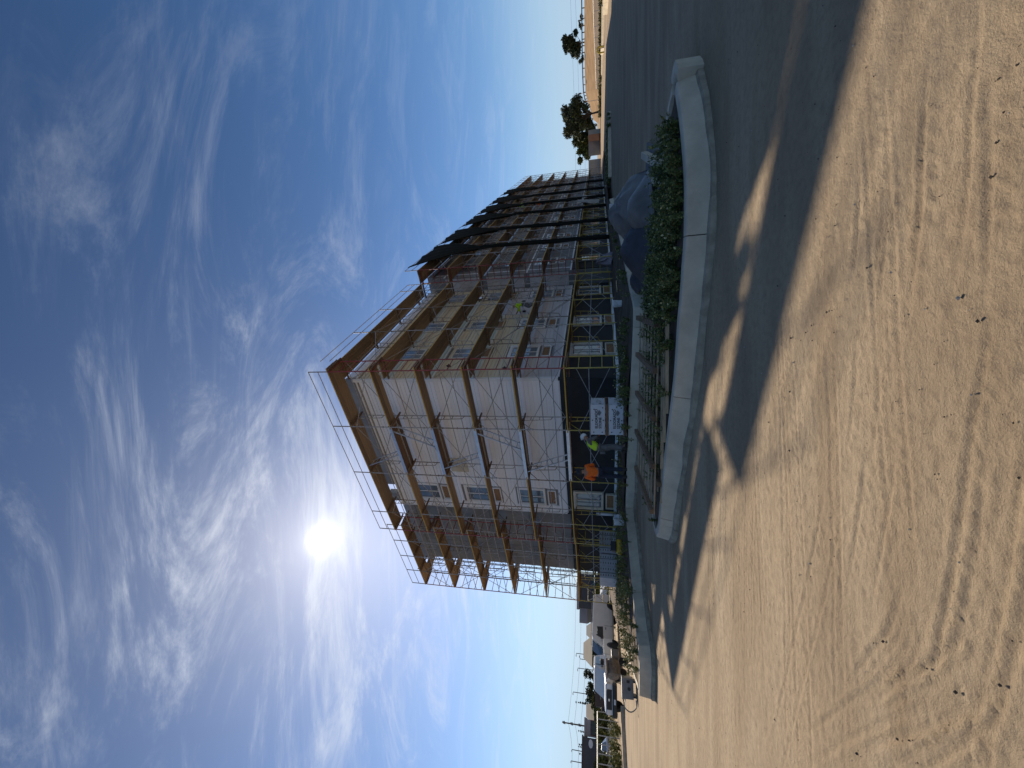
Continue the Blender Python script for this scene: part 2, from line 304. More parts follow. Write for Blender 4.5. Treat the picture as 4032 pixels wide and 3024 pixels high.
for px_, wd, dep, tr, per in (
    ([ZB(1372, -60), ZB(1345, 330), ZB(1325, 600), ZB(1310, 900), ZB(1275, 1200), ZB(1240, 1500)], .24, .012, .016, .095),
    ([ZB(1150, 330), ZB(1135, 700), ZB(1125, 1000), ZB(1095, 1300), ZB(1050, 1659)], .22, .010, .013, .09),
    ([ZB(975, 560), ZB(980, 800), ZB(972, 960), ZB(955, 1200), ZB(900, 1500)], .20, .010, .009, .08),
    ([ZB(1690, 0), ZB(1690, 500), ZB(1680, 1000), ZB(1660, 1400), ZB(1630, 1659)], .24, .012, .014, .09),
    ([ZA(1325, 20), ZA(1300, 300), ZA(1250, 560), ZA(1215, 800), ZA(1180, 1050), ZA(1120, 1350), ZA(1030, 1659)], .20, .013, .010, .075),
    ([ZA(1338, 500), ZA(1285, 800), ZA(1250, 1050), ZA(1200, 1300), ZA(1080, 1659)], .20, .012, .010, .075),
    ([ZA(880, 480), ZA(865, 700), ZA(840, 900), ZA(790, 1200)], .20, .010, .011, .085),
    ([ZA(735, 700), ZA(700, 900), ZA(650, 1150), ZA(590, 1400), ZA(530, 1659)], .20, .009, .010, .085),
    ([ZA(850, 130), ZA(830, 330), ZA(815, 560), ZA(770, 800)], .20, .008, .010, .085),
    ([ZA(1160, 20), ZA(1135, 90), ZA(1090, 190)], .09, .016, 0, .1),
    ([ZA(1015, 1020), ZA(985, 1110), ZA(940, 1260), ZA(870, 1340), ZA(760, 1480)], .16, .014, 0, .1),
    ([ZA(1338, 1120), ZA(1240, 1260), ZA(1100, 1390), ZA(900, 1490), ZA(760, 1540)], .18, .014, 0, .1),
    ([ZA(1338, 1180), ZA(1160, 1330), ZA(960, 1460), ZA(760, 1520)], .16, .012, .008, .08),
    ([ZA(1330, 1330), ZA(1180, 1420), ZA(1000, 1560), ZA(860, 1659)], .18, .012, .009, .08),
    ([ZA(1050, 1340), ZA(920, 1420), ZA(800, 1490), ZA(640, 1600)], .14, .012, 0, .1),
    ([ZA(640, 420), ZA(660, 600), ZA(620, 780)], .2, .008, .011, .085),
    ([ZB(1560, -20), ZB(1490, 120), ZB(1420, 260)], .06, .014, 0, .1),
    ([ZB(1650, 20), ZB(1560, 200), ZB(1500, 390)], .05, .012, 0, .1),
    ([ZB(1600, 260), ZB(1500, 400)], .05, .010, 0, .1),
    ([ZB(1420, 1255), ZB(1350, 1430)], .06, .016, 0, .1),
    ([ZB(1240, 900), ZB(1190, 1190), ZB(1120, 1500)], .22, .007, .009, .09)):
    track(px_, wd, dep, tr, per)
for k in range(16):                                      # older faint tracks crossing the lot
    y_ = 1.6+k*.42+float(rng.random())*.3; x_ = float(rng.uniform(-4, 1)); sl_ = float(rng.uniform(-.1, .12)); L_ = float(rng.uniform(2, 5))
    old = [Vector((x_+L_*f, y_+sl_*L_*f+.06*math.sin(f*3+k), 0)) for f in (0, .33, .66, 1)]
    track(None, float(rng.choice((.08, .16, .2))), .007, .012, .08, 0, old)
Zg += TR
nx, ny = len(xs), len(ys)
co_ = np.stack([X, Y, Zg], -1).reshape(-1, 3).astype(np.float32)
ii = (np.arange(ny-1)[:, None]*nx+np.arange(nx-1)[None, :]).reshape(-1)
q4 = np.stack([ii, ii+1, ii+nx+1, ii+nx], -1).astype(np.int32)
me = bpy.data.meshes.new('ground'); me.vertices.add(len(co_)); me.vertices.foreach_set('co', co_.ravel()); me.loops.add(q4.size); me.loops.foreach_set('vertex_index', q4.ravel())
me.polygons.add(len(q4)); me.polygons.foreach_set('loop_start', np.arange(0, q4.size, 4, dtype=np.int32)); me.polygons.foreach_set('use_smooth', np.ones(len(q4), bool)); me.materials.append(M_dirt); me.update(calc_edges=True)
tag(obj('ground', me), kind='structure')
# ------------------------------------------------------------------ kerbs, pad, planting island
KN = .32; KF = .40
def smooth_line(pts, step=.35): return densify([Vector((p[0], p[1], 0)) for p in pts], step)
def offset(line, d):
    out = []
    for i, p in enumerate(line):
        t = (line[min(i+1, len(line)-1)]-line[max(i-1, 0)]).normalized(); out.append(p+Vector((-t.y, t.x, 0))*d)
    return out
def kerb(parent, line, side, h, wtop=.15, batter=.06, joints=(), base=-.25):
    """line = top front arris; side=+1 if the body lies to the left of the line; cut at joints (indices)"""
    cuts = [0]+[j for j in joints if 0 < j < len(line)-1]+[len(line)-1]
    top = offset(line, 0); back = offset(line, side*wtop); toe = offset(line, -side*batter)
    for a, b in zip(cuts[:-1], cuts[1:]):
        mb = MB(); vs = []
        rngi = list(range(a, b+1))
        for j, i in enumerate(rngi):
            sh = Vector((0, 0, 0))
            if j == 0 and a: sh = (line[i+1]-line[i]).normalized()*.006
            if j == len(rngi)-1 and b < len(line)-1: sh = (line[i-1]-line[i]).normalized()*.006
            f = top[i]+sh; n_ = (back[i]-top[i]).normalized()
            wob = .006*math.sin(i*1.7)
            for p, z in ((toe[i]+sh, base), (toe[i]+sh+n_*(wob*.6), .03), (f, h-.03), (f+n_*.012, h-.008), (f+n_*.035, h), (back[i]+sh, h), (back[i]+sh, base)): vs.append((p.x, p.y, z))
        k = 7; fs = [tuple(range(k)), tuple((len(rngi)-1)*k+j for j in reversed(range(k)))]
        for j in range(len(rngi)-1):
            for e in range(k): fs.append((j*k+e, (j+1)*k+e, (j+1)*k+(e+1) % k, j*k+(e+1) % k))
        mb.add(vs, fs); o = mb.build('kerb_block', M_conc, parent)
        mb = MB(); vs = []
        for j, i in enumerate(rngi):
            n_ = (back[i]-top[i]).normalized(); b0 = toe[i]-n_*(.04+.03*float(vnoise(np.array(line[i].x*3.3), np.array(line[i].y*3.3)))); hh = h*.26+.05*float(vnoise(np.array(line[i].x*2.1+5), np.array(line[i].y*2.1)))
            for p, z in ((b0-n_*.02, base), (b0, hh*.75), (toe[i]+n_*.02, hh), (toe[i]+n_*.05, base)): vs.append((p.x, p.y, z))
        mb.add(vs, [(0, 1, 2, 3), tuple((len(rngi)-1)*4+q for q in (3, 2, 1, 0))]+[(j*4+e, (j+1)*4+e, (j+1)*4+(e+1) % 4, j*4+(e+1) % 4) for j in range(len(rngi)-1) for e in range(4)]); mb.build('kerb_footing', M_conc2, parent)
near_px = [Z7(548, 180), Z7(575, 350), Z7(590, 500), Z7(605, 700), Z7(607, 880), Z7(605, 1100), Z7(590, 1300), Z7(577, 1500), Z8(565, 250), Z8(550, 500), Z8(530, 700), Z8(505, 900), Z8(480, 1100), Z8(460, 1300), Z8(447, 1460)]
NL = [gp(*q, KN) for q in near_px]
tipR = NL[0]; tipL = NL[-1]
farI = [gp(*q, KN) for q in (Z7(520, 205), Z7(500, 300), Z7(480, 450), Z7(465, 700), Z7(447, 850))]
# far side of the island runs roughly parallel to the near side and closes at the left nose
farI += [Vector((1.9, 8.75, 0)), Vector((.3, 9.3, 0)), Vector((-1.6, 9.6, 0)), Vector((-2.45, 9.4, 0))]
isl = empty('planting_island', (0, 0, 0)); isl['kind'] = 'structure'
front = smooth_line(NL, .2); rightnose = smooth_line([NL[0], (NL[0]+farI[0])*.5+Vector((.10, .02, 0)), farI[0]], .12)
kerb(isl, front, -1, KN, joints=[len(front)//3, int(len(front)*.63), int(len(front)*.97)])
backl = smooth_line(farI); kerb(isl, backl, 1, KN, joints=[len(backl)//2])
nose = smooth_line([tipL, tipL+Vector((-.28, .25, 0)), tipL+Vector((-.40, .75, 0)), farI[-1]], .2); kerb(isl, nose, -1, KN)
kerb(isl, smooth_line([farI[0], (NL[0]+farI[0])*.5+Vector((.13, -.02, 0)), NL[0]], .1), -1 if False else 1, KN)
def fill(name, outline, zfun, m_, step=.3, parent=None, kind=None):
    pts = [Vector((p.x, p.y)) for p in outline]; n = len(pts)
    lo = Vector((min(p.x for p in pts), min(p.y for p in pts))); hi = Vector((max(p.x for p in pts), max(p.y for p in pts)))
    allp = list(pts); gx = np.arange(lo.x, hi.x, step); gy = np.arange(lo.y, hi.y, step)
    for x in gx:
        for y in gy: allp.append(Vector((x+random.uniform(-.3, .3)*step, y+random.uniform(-.3, .3)*step)))
    v, e, f, *_ = delaunay_2d_cdt(allp, [(i, (i+1) % n) for i in range(n)], [list(range(n))], 1, 1e-4)
    mb = MB(); mb.add([(p.x, p.y, zfun(p.x, p.y)) for p in v], f); o = mb.build(name, m_, parent, smooth=True)
    for p in o.data.polygons:
        if p.normal.z < 0: p.flip()
    if kind: o['kind'] = kind
    return o
isl_out = offset(front, -.05)+[p for p in offset(nose, -.05)]+list(reversed(offset(backl, .05)))
fill('planting_soil', isl_out, lambda x, y: KN-.05+.05*float(vnoise(np.array(x*3.1), np.array(y*3.1))), M_pad, .22, isl)
fk_px = [(Z7(150, 880), 0), (Z7(175, 960), 0), (Z7(210, 1100), 0), (Z7(240, 1250), 0), (Z7(270, 1400), 0), (Z7(300, 1550), 0), (Z8(300, 350), 0), (Z8(280, 500), 0), (Z8(265, 800), 0), (Z8(262, 950), 0), (Z8(255, 1050), 0), (Z8(250, 1250), 0), (Z4(945, 150), 0), (Z4(970, 450), 0), (Z4(1000, 800), 0), (Z4(1030, 1150), 0), (Z4(1060, 1450), 0), (Z5(875, 330), 0), (Z5(895, 470), 0), (Z5(905, 700), 0), (Z5(903, 960), 0)]
FL = [gp(*q, KF) for q, _ in fk_px]
FL[5] = Vector((2.2, 12.1, 0)); FL[6] = Vector((1.1, 12.6, 0)); FL[7] = Vector((.3, 13.2, 0))
fl = smooth_line(FL, .5)
pk = empty('building_kerb', (0, 0, 0)); pk['kind'] = 'structure'
kerb(pk, fl, -1, KF, joints=[int(len(fl)*v) for v in (.18, .30, .42, .52, .62, .72, .80, .87, .935)])
LE = [gp(*Z5(*q), KF) for q in ((885, 940), (800, 620), (740, 390), (690, 200), (655, 60))]
le = smooth_line([FL[-1]+Vector((-.12, .35, 0)), LE[1], LE[2], LE[3], LE[4], LE[4]+(LE[4]-LE[3])*1.2], .8)
kerb(pk, le, -1, KF, .16, joints=[len(le)//4, len(le)//2, 3*len(le)//4])
TH = R(57.15); P0 = gp(2448, 3024-1578, .57); P0.z = 0
AV = Vector((-math.sin(TH), math.cos(TH), 0)); BV = Vector((math.cos(TH), math.sin(TH), 0))
def L(t, s, z=0): p = P0+BV*t+AV*s; p.z = z; return p           # building frame: t along the right facade, s along the left one
PADZ = .56
def padz(x, y):
    v = Vector((x, y, 0))-P0; t = v.dot(BV); s = v.dot(AV); d = max(-t if s > 0 else 1e9, -s if t > 0 else 1e9) if (t < 0 or s < 0) else 0
    d = 0 if (t > 0 and s > 0) else math.hypot(min(t, 0), min(s, 0))
    return KF-.02+(PADZ-KF+.02)*float(1-sst(np.array(d), .3, 3.2))+.035*float(vnoise(np.array(x*1.9), np.array(y*1.9)))
outl = offset(fl, -.1)+[p for p in offset(le, -.08)]+[L(60, 60), L(110, 30), L(110, -1.5), L(60, -3.5), fl[0]+Vector((.3, .8, 0))]
tag(fill('building_pad', outl, padz, M_pad, 1.0), kind='structure')
# ------------------------------------------------------------------ apartment building (local x = t, local y = s)
GZ = .57
bld = empty('apartment_building', (P0.x, P0.y, 0), TH, 'five-deck-high apartment block with pale lap siding over a black membrane ground storey', 'building')
WA, WB = 1.2, 1.2                    # wall planes: left facade x=WA, right facade y=WB
TOP = 13.05; SILL = [1.28+2.97*i for i in range(4)]
def wallbox(name, a, b, m_): return MB().box(a, b).build(name, m_, bld)
wallbox('wall_core', (WA+.13, 9.9, .3), (60, 15.9, TOP-.1), M_grey)                # set-back part, face at x=WA+.75 added below
for o in [bld.children[-1]]: bpy.data.objects.remove(o)
# sheathing behind the siding: corner wing, recessed wing, projecting long wing
wallbox('corner_wing_wall', (WA+.06, WB+.06, .3), (13.0, 9.86, 12.70), M_grey)
wallbox('recessed_wing_wall', (WA+.75, 9.86, .3), (22.0, 16.0, 12.6), M_grey)
wallbox('long_wing_wall', (13.0, .25, .3), (67.0, 9.86, 12.9), M_grey)
wallbox('roof_slab', (WA-.02, WB-.02, 12.701), (13.2, 9.95, 12.78), M_trim)
wallbox('roof_slab', (13.2, .18, 12.901), (67.1, 9.9, 13.3), M_grey)
wallbox('roof_slab', (WA+.68, 9.95, 12.601), (22.1, 16.1, 13.34), M_grey)
for y0_, y1_ in ((WB+.05, 8.25), (8.95, 9.25), (9.5, 9.62)): wallbox('parapet', (WA+.02, y0_, 12.781), (WA+.3, y1_, 13.42), M_grey)  # upstands added to block sun past the roof edge; gaps leave ground light patches
wallbox('parapet', (WA+.301, WB+.02, 12.781), (12.9, WB+.3, 13.36), M_trim)  # also added, closes the sun slit between roof and top deck
wallbox('base_membrane', (WA+.012, WB+.012, .69), (13.4, 9.88, 3.10), M_black)
wallbox('base_membrane', (WA+.70, 9.88, .69), (21.9, 16.04, 3.02), M_black)
wallbox('base_membrane', (13.1, .2, .69), (66.9, 9.0, 3.10), M_black)
for a, b in (((WA-.01, WB-.01, .52), (13.45, 9.9, .69)), ((WA+.68, 9.9, .52), (21.95, 16.06, .68)), ((13.1, .17, .52), (66.95, 9.0, .69))): wallbox('base_flashing', a, b, M_strip)
# black band above the ground storey openings on the corner wing is the membrane itself; siding starts at 3.12
board = MB().prism([(0, 0), (-.028, 0), (-.012, .205), (0, .205)], 0, 1).mesh('siding_board', M_side)
def board_mesh(m_):
    me2 = board.copy(); me2.materials.clear(); me2.materials.append(m_); return me2
bA = board; bBe = board_mesh(M_beige); bPr = board_mesh(M_prime); bGr = board_mesh(M_side)
def segs(a, b, cuts):
    out = [(a, b)]
    for c, d in cuts:
        nx_ = []
        for p, q in out:
            if d <= p or c >= q: nx_.append((p, q))
            else:
                if c-p > .03: nx_.append((p, c))
                if q-d > .03: nx_.append((d, q))
        out = nx_
    return out
winA = [(8.1, 9.2)]; winB = [(3.15, 4.2), (6.4, 7.5), (10.85, 12.15)]
def openings(cols):
    r_ = []
    for i, zb in enumerate(SILL):
        for a, b in cols: r_.append((a-.12, b+.12, zb-.08, zb+1.45)); r_.append((a-.08, b+.08, zb-.66, zb-.14))
    return r_
opA = openings(winA); opB = openings(winB)
z = 3.12
row = 0
while z < 12.5:
    cutA = [(a, b) for a, b, c, d in opA if c < z+.185 and d > z]; cutB = [(a, b) for a, b, c, d in opB if c < z+.185 and d > z]
    for a, b in segs(WB+.13, 9.74, cutA): obj('siding_board', bA, bld, (WA+.06, a, z), 0, (1.7, b-a, 1))
    mm = bPr if z < 5.1 or (z < 6.6 and False) else bBe
    for a, b in segs(WA+.13, 12.9, cutB):
        if 5.05 < z < 7.4:                              # third lift still half primed
            for p, q in segs(a, b, [(8.3, 12.9)]): o = obj('siding_board', bBe, bld, (q, WB+.06, z), PI/2, (1.7, q-p, 1))
            for p, q in segs(a, b, [(0, 8.3)]): o = obj('siding_board', bPr, bld, (q, WB+.06, z), PI/2, (1.7, q-p, 1))
        else: obj('siding_board', mm, bld, (b, WB+.06, z), PI/2, (1.7, b-a, 1))
    z += .19; row += 1
# corner and end trims, frieze
def trim(a, b, m_=M_trim, name='trim_board'): return MB().box(a, b).build(name, m_, bld)
trim((WA-.012, WB-.012, 3.11), (WA+.12, WB+.12, 12.94), M_trim, 'corner_trim'); trim((WA, 9.74, 3.11), (WA+.1, 9.87, 12.94), M_trim, 'corner_trim')
trim((WA-.004, WB+.13, 3.05), (WA+.05, 9.74, 3.118)); trim((WA+.13, WB-.004, 3.05), (12.9, WB+.05, 3.118))
for i in (1, 2, 3):
    zz_ = SILL[i]-1.0
# windows
def window(axis_, a, b, zb, zt, plane, frame_m=M_trim, glass=M_glass, vent=True, trim_m=M_trim):
    """axis_ 'A': wall x=plane facing -x, spans y a..b ; 'B': wall y=plane facing -y, spans x a..b"""
    def P(u, d, z): return (plane+d, u, z) if axis_ == 'A' else (u, plane+d, z)
    def bx(mb, u0, u1, d0, d1, z0, z1): return mb.box(P(u0, d0, z0) if axis_ == 'A' else (u0, plane+d0, z0), (plane+d1, u1, z1) if axis_ == 'A' else (u1, plane+d1, z1))
    fr = MB(); f = .055
    bx(fr, a, a+f, -.02, .06, zb, zt); bx(fr, b-f, b, -.02, .06, zb, zt); bx(fr, a+f, b-f, -.02, .06, zb, zb+f); bx(fr, a+f, b-f, -.02, .06, zt-f, zt)
    wn = fr.build('window', frame_m, bld)
    bx(MB(), a+f, b-f, .03, .045, zb+f, zt-f).build('pane', glass, wn)
    mu = MB(); mid = (a+b)/2; bx(mu, mid-.022, mid+.022, .002, .03, zb+f, zt-f); mu.build('mullion', frame_m, wn)
    tr = MB(); e = .1
    bx(tr, a-e, a, -.035, .05, zb-.06, zt+e); bx(tr, b, b+e, -.035, .05, zb-.06, zt+e); bx(tr, a, b, -.035, .05, zt, zt+e); bx(tr, a, b, -.05, .05, zb-.06, zb)
    tr.build('casing', trim_m, wn)
    if vent:
        vz0, vz1 = zb-.62, zb-.17
        vf = MB(); e = .06
        bx(vf, a, a+e, -.04, .06, vz0, vz1); bx(vf, b-e, b, -.04, .06, vz0, vz1); bx(vf, a+e, b-e, -.04, .06, vz0, vz0+e); bx(vf, a+e, b-e, -.04, .06, vz1-e, vz1)
        v = vf.build('vent_opening', trim_m, bld); bx(MB(), a+e, b-e, .035, .05, vz0+e, vz1-e).build('cover_board', M_osb, v)
for i, zb in enumerate(SILL):
    for a, b in winA: window('A', a, b, zb, zb+1.35, WA+.015 if i else WA-.05, M_trim if i else M_trimb, M_glass, True, M_trim if i else M_trimb)
    for a, b in winB: window('B', a, b, zb, zb+1.35, WB+.015 if i else WB-.05, M_trim, M_glass2 if i else M_glass, True, M_trimb if i in (0, 2, 3) else M_trim)
# recessed wing and long wing: bare membrane, taped openings
for i, zb in enumerate(SILL):
    for t in np.arange(14.6, 64, 3.75):
        window('B', float(t), float(t)+1.3, zb, zb+1.4, .18 if i else .14, M_tape if i % 2 else M_trimb, M_glass, i > 0 and t < 40, M_tape if i == 1 else M_grey)
for zz_ in (3.1, 6.05, 9.0, 11.95):
    trim((13.05, .225, zz_), (66.95, .26, zz_+.1), M_tape, 'flashing_strip')
for t in np.arange(13.6, 66, 7.5): trim((float(t), .23, 3.25), (float(t)+.1, .262, 12.8), M_tape, 'flashing_strip')
for k in range(3): MB().box((12.96, .32, 3.3+k*3.0), (13.02, 1.2, 5.9+k*3.0)).build('cement_panel', M_prime, bld)
for k in range(4):
    for j, (y0, y1) in enumerate(((9.9, 11.93), (11.95, 13.98), (14.0, 15.99))): MB().box((WA+.72, y0, 3.04+k*2.4), (WA+.77, y1, 3.04+k*2.4+2.38)).build('cement_panel', M_prime if False else M_grey, bld)
# little brackets and torn wrap left on the siding
for (t, zq) in ((2.0, 5.6), (8.6, 5.7), (9.2, 11.9), (8.3, 11.6), (8.0, 12.1), (2.3, 8.4)):
    MB().box((t, WB-.09, zq), (t+.16, WB+.02, zq+.03)).box((t+.05, WB-.07, zq-.10), (t+.08, WB+.02, zq+.10)).build('bracket', M_plas, bld)
MB().box((WA-.006, 6.05, 8.15), (WA+.03, 7.0, 9.1)).build('plywood_patch', mat('patch_ply', (.52, .47, .36), (.45, .40, .30), 4, .7), bld)
# ------------------------------------------------------------------ scaffold
LIFT = 2.06; D = .9; Z0 = GZ; DECK = [2.69+LIFT*i for i in range(6)]; BAY = 3.05
def tubes(*segs_, r=.022, n=6):
    mb = MB()
    for a, b in segs_: mb.tube([a, b], r, n)
    return mb
def fr_std(h):
    mb = tubes(((0, 0, 0), (0, 0, h)), ((0, D, 0), (0, D, h)), r=.024)
    for a, b in (((0, 0, h-.06), (0, D, h-.06)), ((0, .62, h-.06), (0, .70, h-1.25)), ((0, .70, h-1.25), (0, D, h-1.32)), ((0, .64, h-.35), (0, D, h-.35)), ((0, .66, h-.75), (0, D, h-.75)), ((0, 0, h-.5), (0, .42, h-.07)), ((0, 0, .12), (0, D, .12))): mb.tube([a, b], .017, 5)
    for zq in (.35, .8, 1.5): mb.box((-.03, -.03, zq), (.03, .03, zq+.05))
    return mb
def fr_lad(h):
    mb = tubes(((0, 0, 0), (0, 0, h)), ((0, D, 0), (0, D, h)), r=.026)
    for k in range(5): zq = .22+k*(h-.3)/4; mb.tube([(0, 0, zq), (0, D, zq)], .018, 5)
    return mb
me_std = {c: fr_std(LIFT).mesh('frame', m_) for c, m_ in (('g', M_galv), ('r', M_rustg), ('y', M_yel))}
me_lad = {c: fr_lad(LIFT).mesh('ladder_frame', m_) for c, m_ in (('red', M_red), ('g', M_galv), ('y', M_yel), ('o', M_orng))}
me_x = tubes(((0, -.03, .38), (BAY, -.03, 1.62)), ((0, -.045, 1.62), (BAY, -.045, .38)), r=.014, n=5).mesh('cross_brace', M_galv)
me_d1 = tubes(((0, -.03, .18), (BAY, -.03, 1.75)), r=.015, n=5).mesh('diagonal_brace', M_galv)
me_d2 = tubes(((0, -.03, 1.75), (BAY, -.03, .18)), r=.015, n=5).mesh('diagonal_brace', M_galv)
me_rail = tubes(((0, 0, 0), (BAY, 0, 0)), r=.018, n=5).mesh('guard_rail', M_galv)
me_post = tubes(((0, 0, 0), (0, 0, .98)), r=.024).mesh('rail_post', M_rustg)
pw = .285
def plank_mesh(edge, m_=M_wood):
    mb = MB(); mb.box((-.14, 0, -.045), (BAY+.14, pw, 0))
    if edge: mb.box((-.14, -.004, -.047), (BAY+.14, .0, .002), 1)
    return mb.mesh('plank', [m_, M_edge])
me_pl = plank_mesh(False); me_ple = plank_mesh(True); me_pld = plank_mesh(False, M_wooddk)
mb = MB().box((0, 0, -.03), (BAY, .03, .10)).box((0, .53, -.03), (BAY, .56, .10)); 
mb.box((0, .03, .03), (BAY, .53, .05), 1); me_alu = mb.mesh('aluminium_deck', [M_alu, M_wooddk])
me_foot = MB().box((-.08, -.08, 0), (.08, .08, .012)).tube([(0, 0, .01), (0, 0, .1)], .018, 6).mesh('base_plate', M_rustg)
me_bearer = MB().box((-.04, -.02, -.10), (.04, D+.12, -.046)).mesh('plank_bearer', M_wooddk)
def scaffold(label, org, rz, posts, ladders=(), alu=(), levels=6, topcol='g', ground='y', gr=None, braces=True, sides=True, skip_first=False, extra=.0, nplank=3):
    """posts along local x (run direction); local y points to the wall"""
    root = empty('scaffold', org, rz, label, 'scaffold', gr); k = 0
    for i, x in enumerate(posts):
        if skip_first and i == 0: continue
        for y in (0, D): obj('base_plate', me_foot, root, (x, y, 0))
        for lv in range(levels):
            zz_ = lv*LIFT+.06
            if i in ladders: me_ = me_lad['y' if lv == 0 else ladders[i]]
            else: me_ = me_std['y' if lv == 0 and ground == 'y' else ('g' if (i+lv) % 3 else 'r')]
            obj('frame', me_, root, (x, 0, zz_))
        obj('rail_post', me_post, root, (x, 0, levels*LIFT+.06))
    for i in range(len(posts)-1):
        x0, x1 = posts[i], posts[i+1]; sc = (x1-x0)/BAY
        for lv in range(levels):
            zz_ = lv*LIFT+.06; zd = (lv+1)*LIFT+.06
            if braces:
                if lv == 0: obj('cross_brace', me_x, root, (x0, 0, zz_), 0, (sc, 1, 1)); obj('guard_rail', me_rail, root, (x0, -.02, zz_+1.15), 0, (sc, 1, 1))
                else:
                    obj('diagonal_brace', me_d1 if (i+lv) % 2 else me_d2, root, (x0, 0, zz_), 0, (sc, 1, 1))
                    obj('diagonal_brace', me_d2 if (i+lv) % 2 else me_d1, root, (x0, D+.06, zz_), 0, (sc, 1, 1))
                    for q in (.52, 1.02): obj('guard_rail', me_rail, root, (x0, -.02+.006*q, zz_+q), 0, (sc, 1, 1))
            if i in alu and lv < levels-1: 
                obj('aluminium_deck', me_alu, root, (x0, .0, zd), 0, (sc, 1, 1)); obj('plank', me_pld, root, (x0+.03, .60, zd+.046), 0, (sc*.93, 1, 1))
            else:
                n_ = nplank if lv < levels-1 else 3
                for j in range(n_):
                    gap = 0.02 if lv < levels-1 else .014
                    obj('plank', me_ple if j == 0 else me_pl, root, (x0+random.uniform(-.02, .02), j*(pw+gap)-.01, zd+.046+.003*((i+j) % 2)+random.uniform(0, .008)), random.uniform(-.003, .003), (sc*1.0, 1, 1))
        for q in (.48, .96): obj('guard_rail', me_rail, root, (x0, -.02, levels*LIFT+.06+q), 0, (sc, 1, 1))
    for i, x in enumerate(posts):
        for lv in range(levels): obj('plank_bearer', me_bearer, root, (x+.1, 0, (lv+1)*LIFT+.055))
    return root
G = GZ-.01
# left facade run: local frame is turned so that local x runs towards -s
def runA(label, t, s_hi, posts_s, **k):
    o = L(t, s_hi, G); ps = [s_hi-s for s in posts_s]; lad = {ps.index(s_hi-a): c for a, c in k.pop('lad', {}).items()}; al = k.pop('al', ())
    return scaffold(label, o, TH-PI/2, ps, lad, al, **k)
def runB(label, t0, s, posts_t, **k):
    o = L(t0, s, G); ps = [t-t0 for t in posts_t]; lad = {ps.index(a-t0): c for a, c in k.pop('lad', {}).items()}; al = k.pop('al', ())
    return scaffold(label, o, TH, ps, lad, al, **k)
GR = 'scaffold runs round the apartment block'
runA('tall scaffold along the white-sided facade with zigzag aluminium ladders', 0, 10.65, [10.65, 9.15, 6.1, 3.05, 0.0], lad={10.65: 'red', 0.0: 'red'}, al=(2,), gr=GR, nplank=2)
runA('scaffold in front of the recessed grey wing with an orange ladder end', .62, 17.2, [17.2, 15.7, 14.15, 12.6, 11.1], lad={17.2: 'o'}, gr=GR)
runB('scaffold along the beige-sided facade with brown plank decks', .92, 0.0, [.92, 3.97, 7.02, 10.07, 11.3], gr=GR, skip_first=True)
runB('scaffold under the gathered black debris nets on the long wing', 11.4, -.92, [11.4]+[14.4+3.02*i for i in range(9)], lad={11.4: 'red'}, gr=GR)
runB('scaffold at the far end of the long wing past the nets', 38.75, -.9, [38.75+3.02*i for i in range(10)], gr=GR, ground='g')
o = L(1.7, 17.2, G); 
scaffold('scaffold going back along the end wall of the recessed wing', L(1.6, 17.15, G), TH, [0, 3.05, 6.1, 9.15], {3: 'o'}, (), gr=GR)
bpy.context.view_layer.update()
for o in [o for o in bpy.data.objects if o.name.startswith('scaffold') and 'end wall' in o.get('label', '')]: o.scale = (1, -1, 1)
# ladders between the decks of the stair bay
def ladder(p, q, label):
    p = Vector(p); q = Vector(q); d = (q-p); n = (AV if abs(d.dot(AV)) > abs(d.dot(BV)) else BV); side = BV*.19
    root = empty('ladder', p, 0, label, 'ladder', 'aluminium ladders between scaffold decks')
    for sgn in (-1, 1): MB().bar(side*sgn, d+side*sgn, .03, .06, up=side.normalized()).build('stile', M_alu, root)
    for k in range(1, 8):
        c = d*(k/8); MB().tube([c-side, c+side], .014, 6).build('rung', M_alu, root)
for i, (lv, sa, sb) in enumerate(((5, 5.75, 4.85), (4, 3.35, 4.35), (3, 5.75, 4.85), (2, 3.35, 4.35), (1, 5.75, 4.85))):
    zt = DECK[lv]+.02; zb_ = DECK[lv-1]+.06
    ladder(L(.30, sb, zb_), L(.30, sa, zt+.1), 'aluminium ladder leaning to scaffold deck %s' % ['', 'second from the ground', 'third from the ground', 'fourth from the ground', 'fifth from the ground', 'at the roof line'][lv])
# ------------------------------------------------------------------ debris nets
def net(t, wtop, idx, label):
    s = -.98; zt = 13.95; zg = 9.6-.12*idx
    rows = 26; cols = 22; mb = MB(); vs = []
    for i in range(rows+1):
        v = i/rows
        for j in range(cols+1):
            u = j/cols
            if v < .42:
                k = v/.42; wd = wtop*(1-k**1.5)**1.2+.36*k; cx_ = -.60*wtop*(1-k)**.9; zq = zt+(zg-zt)*k-.35*math.sin(u*PI*2)**2*(1-k)*.6
                tt = t+cx_+(u-.08)*wd; ss = s-.10*math.sin(u*PI*9+idx)*(k*.8+.25)-.12*math.sin(k*PI)
            else:
                k = (v-.42)/.58; a = u*2*PI; r_ = .21+.05*math.sin(k*9+idx)+.05*math.sin(a*3+k*11); zq = zg+(.62-zg)*k
                tt = t+.12*math.sin(k*4+idx)+r_*math.cos(a+PI*.9) if False else t+.10*math.sin(k*4+idx)+(u-.5)*2*r_; ss = s-.16*math.sin(u*PI)-.06*math.sin(u*PI*7+k*9)
            p = L(tt, ss, zq); vs.append(p)
    fs = [(i*(cols+1)+j, i*(cols+1)+j+1, (i+1)*(cols+1)+j+1, (i+1)*(cols+1)+j) for i in range(rows) for j in range(cols)]
    mb.add(vs, fs); o = mb.build('debris_net', M_net, smooth=True)
    sol = o.modifiers.new('s', 'SOLIDIFY'); sol.thickness = .01
    tag(o, label, 'net', 'gathered black debris nets on the scaffold')
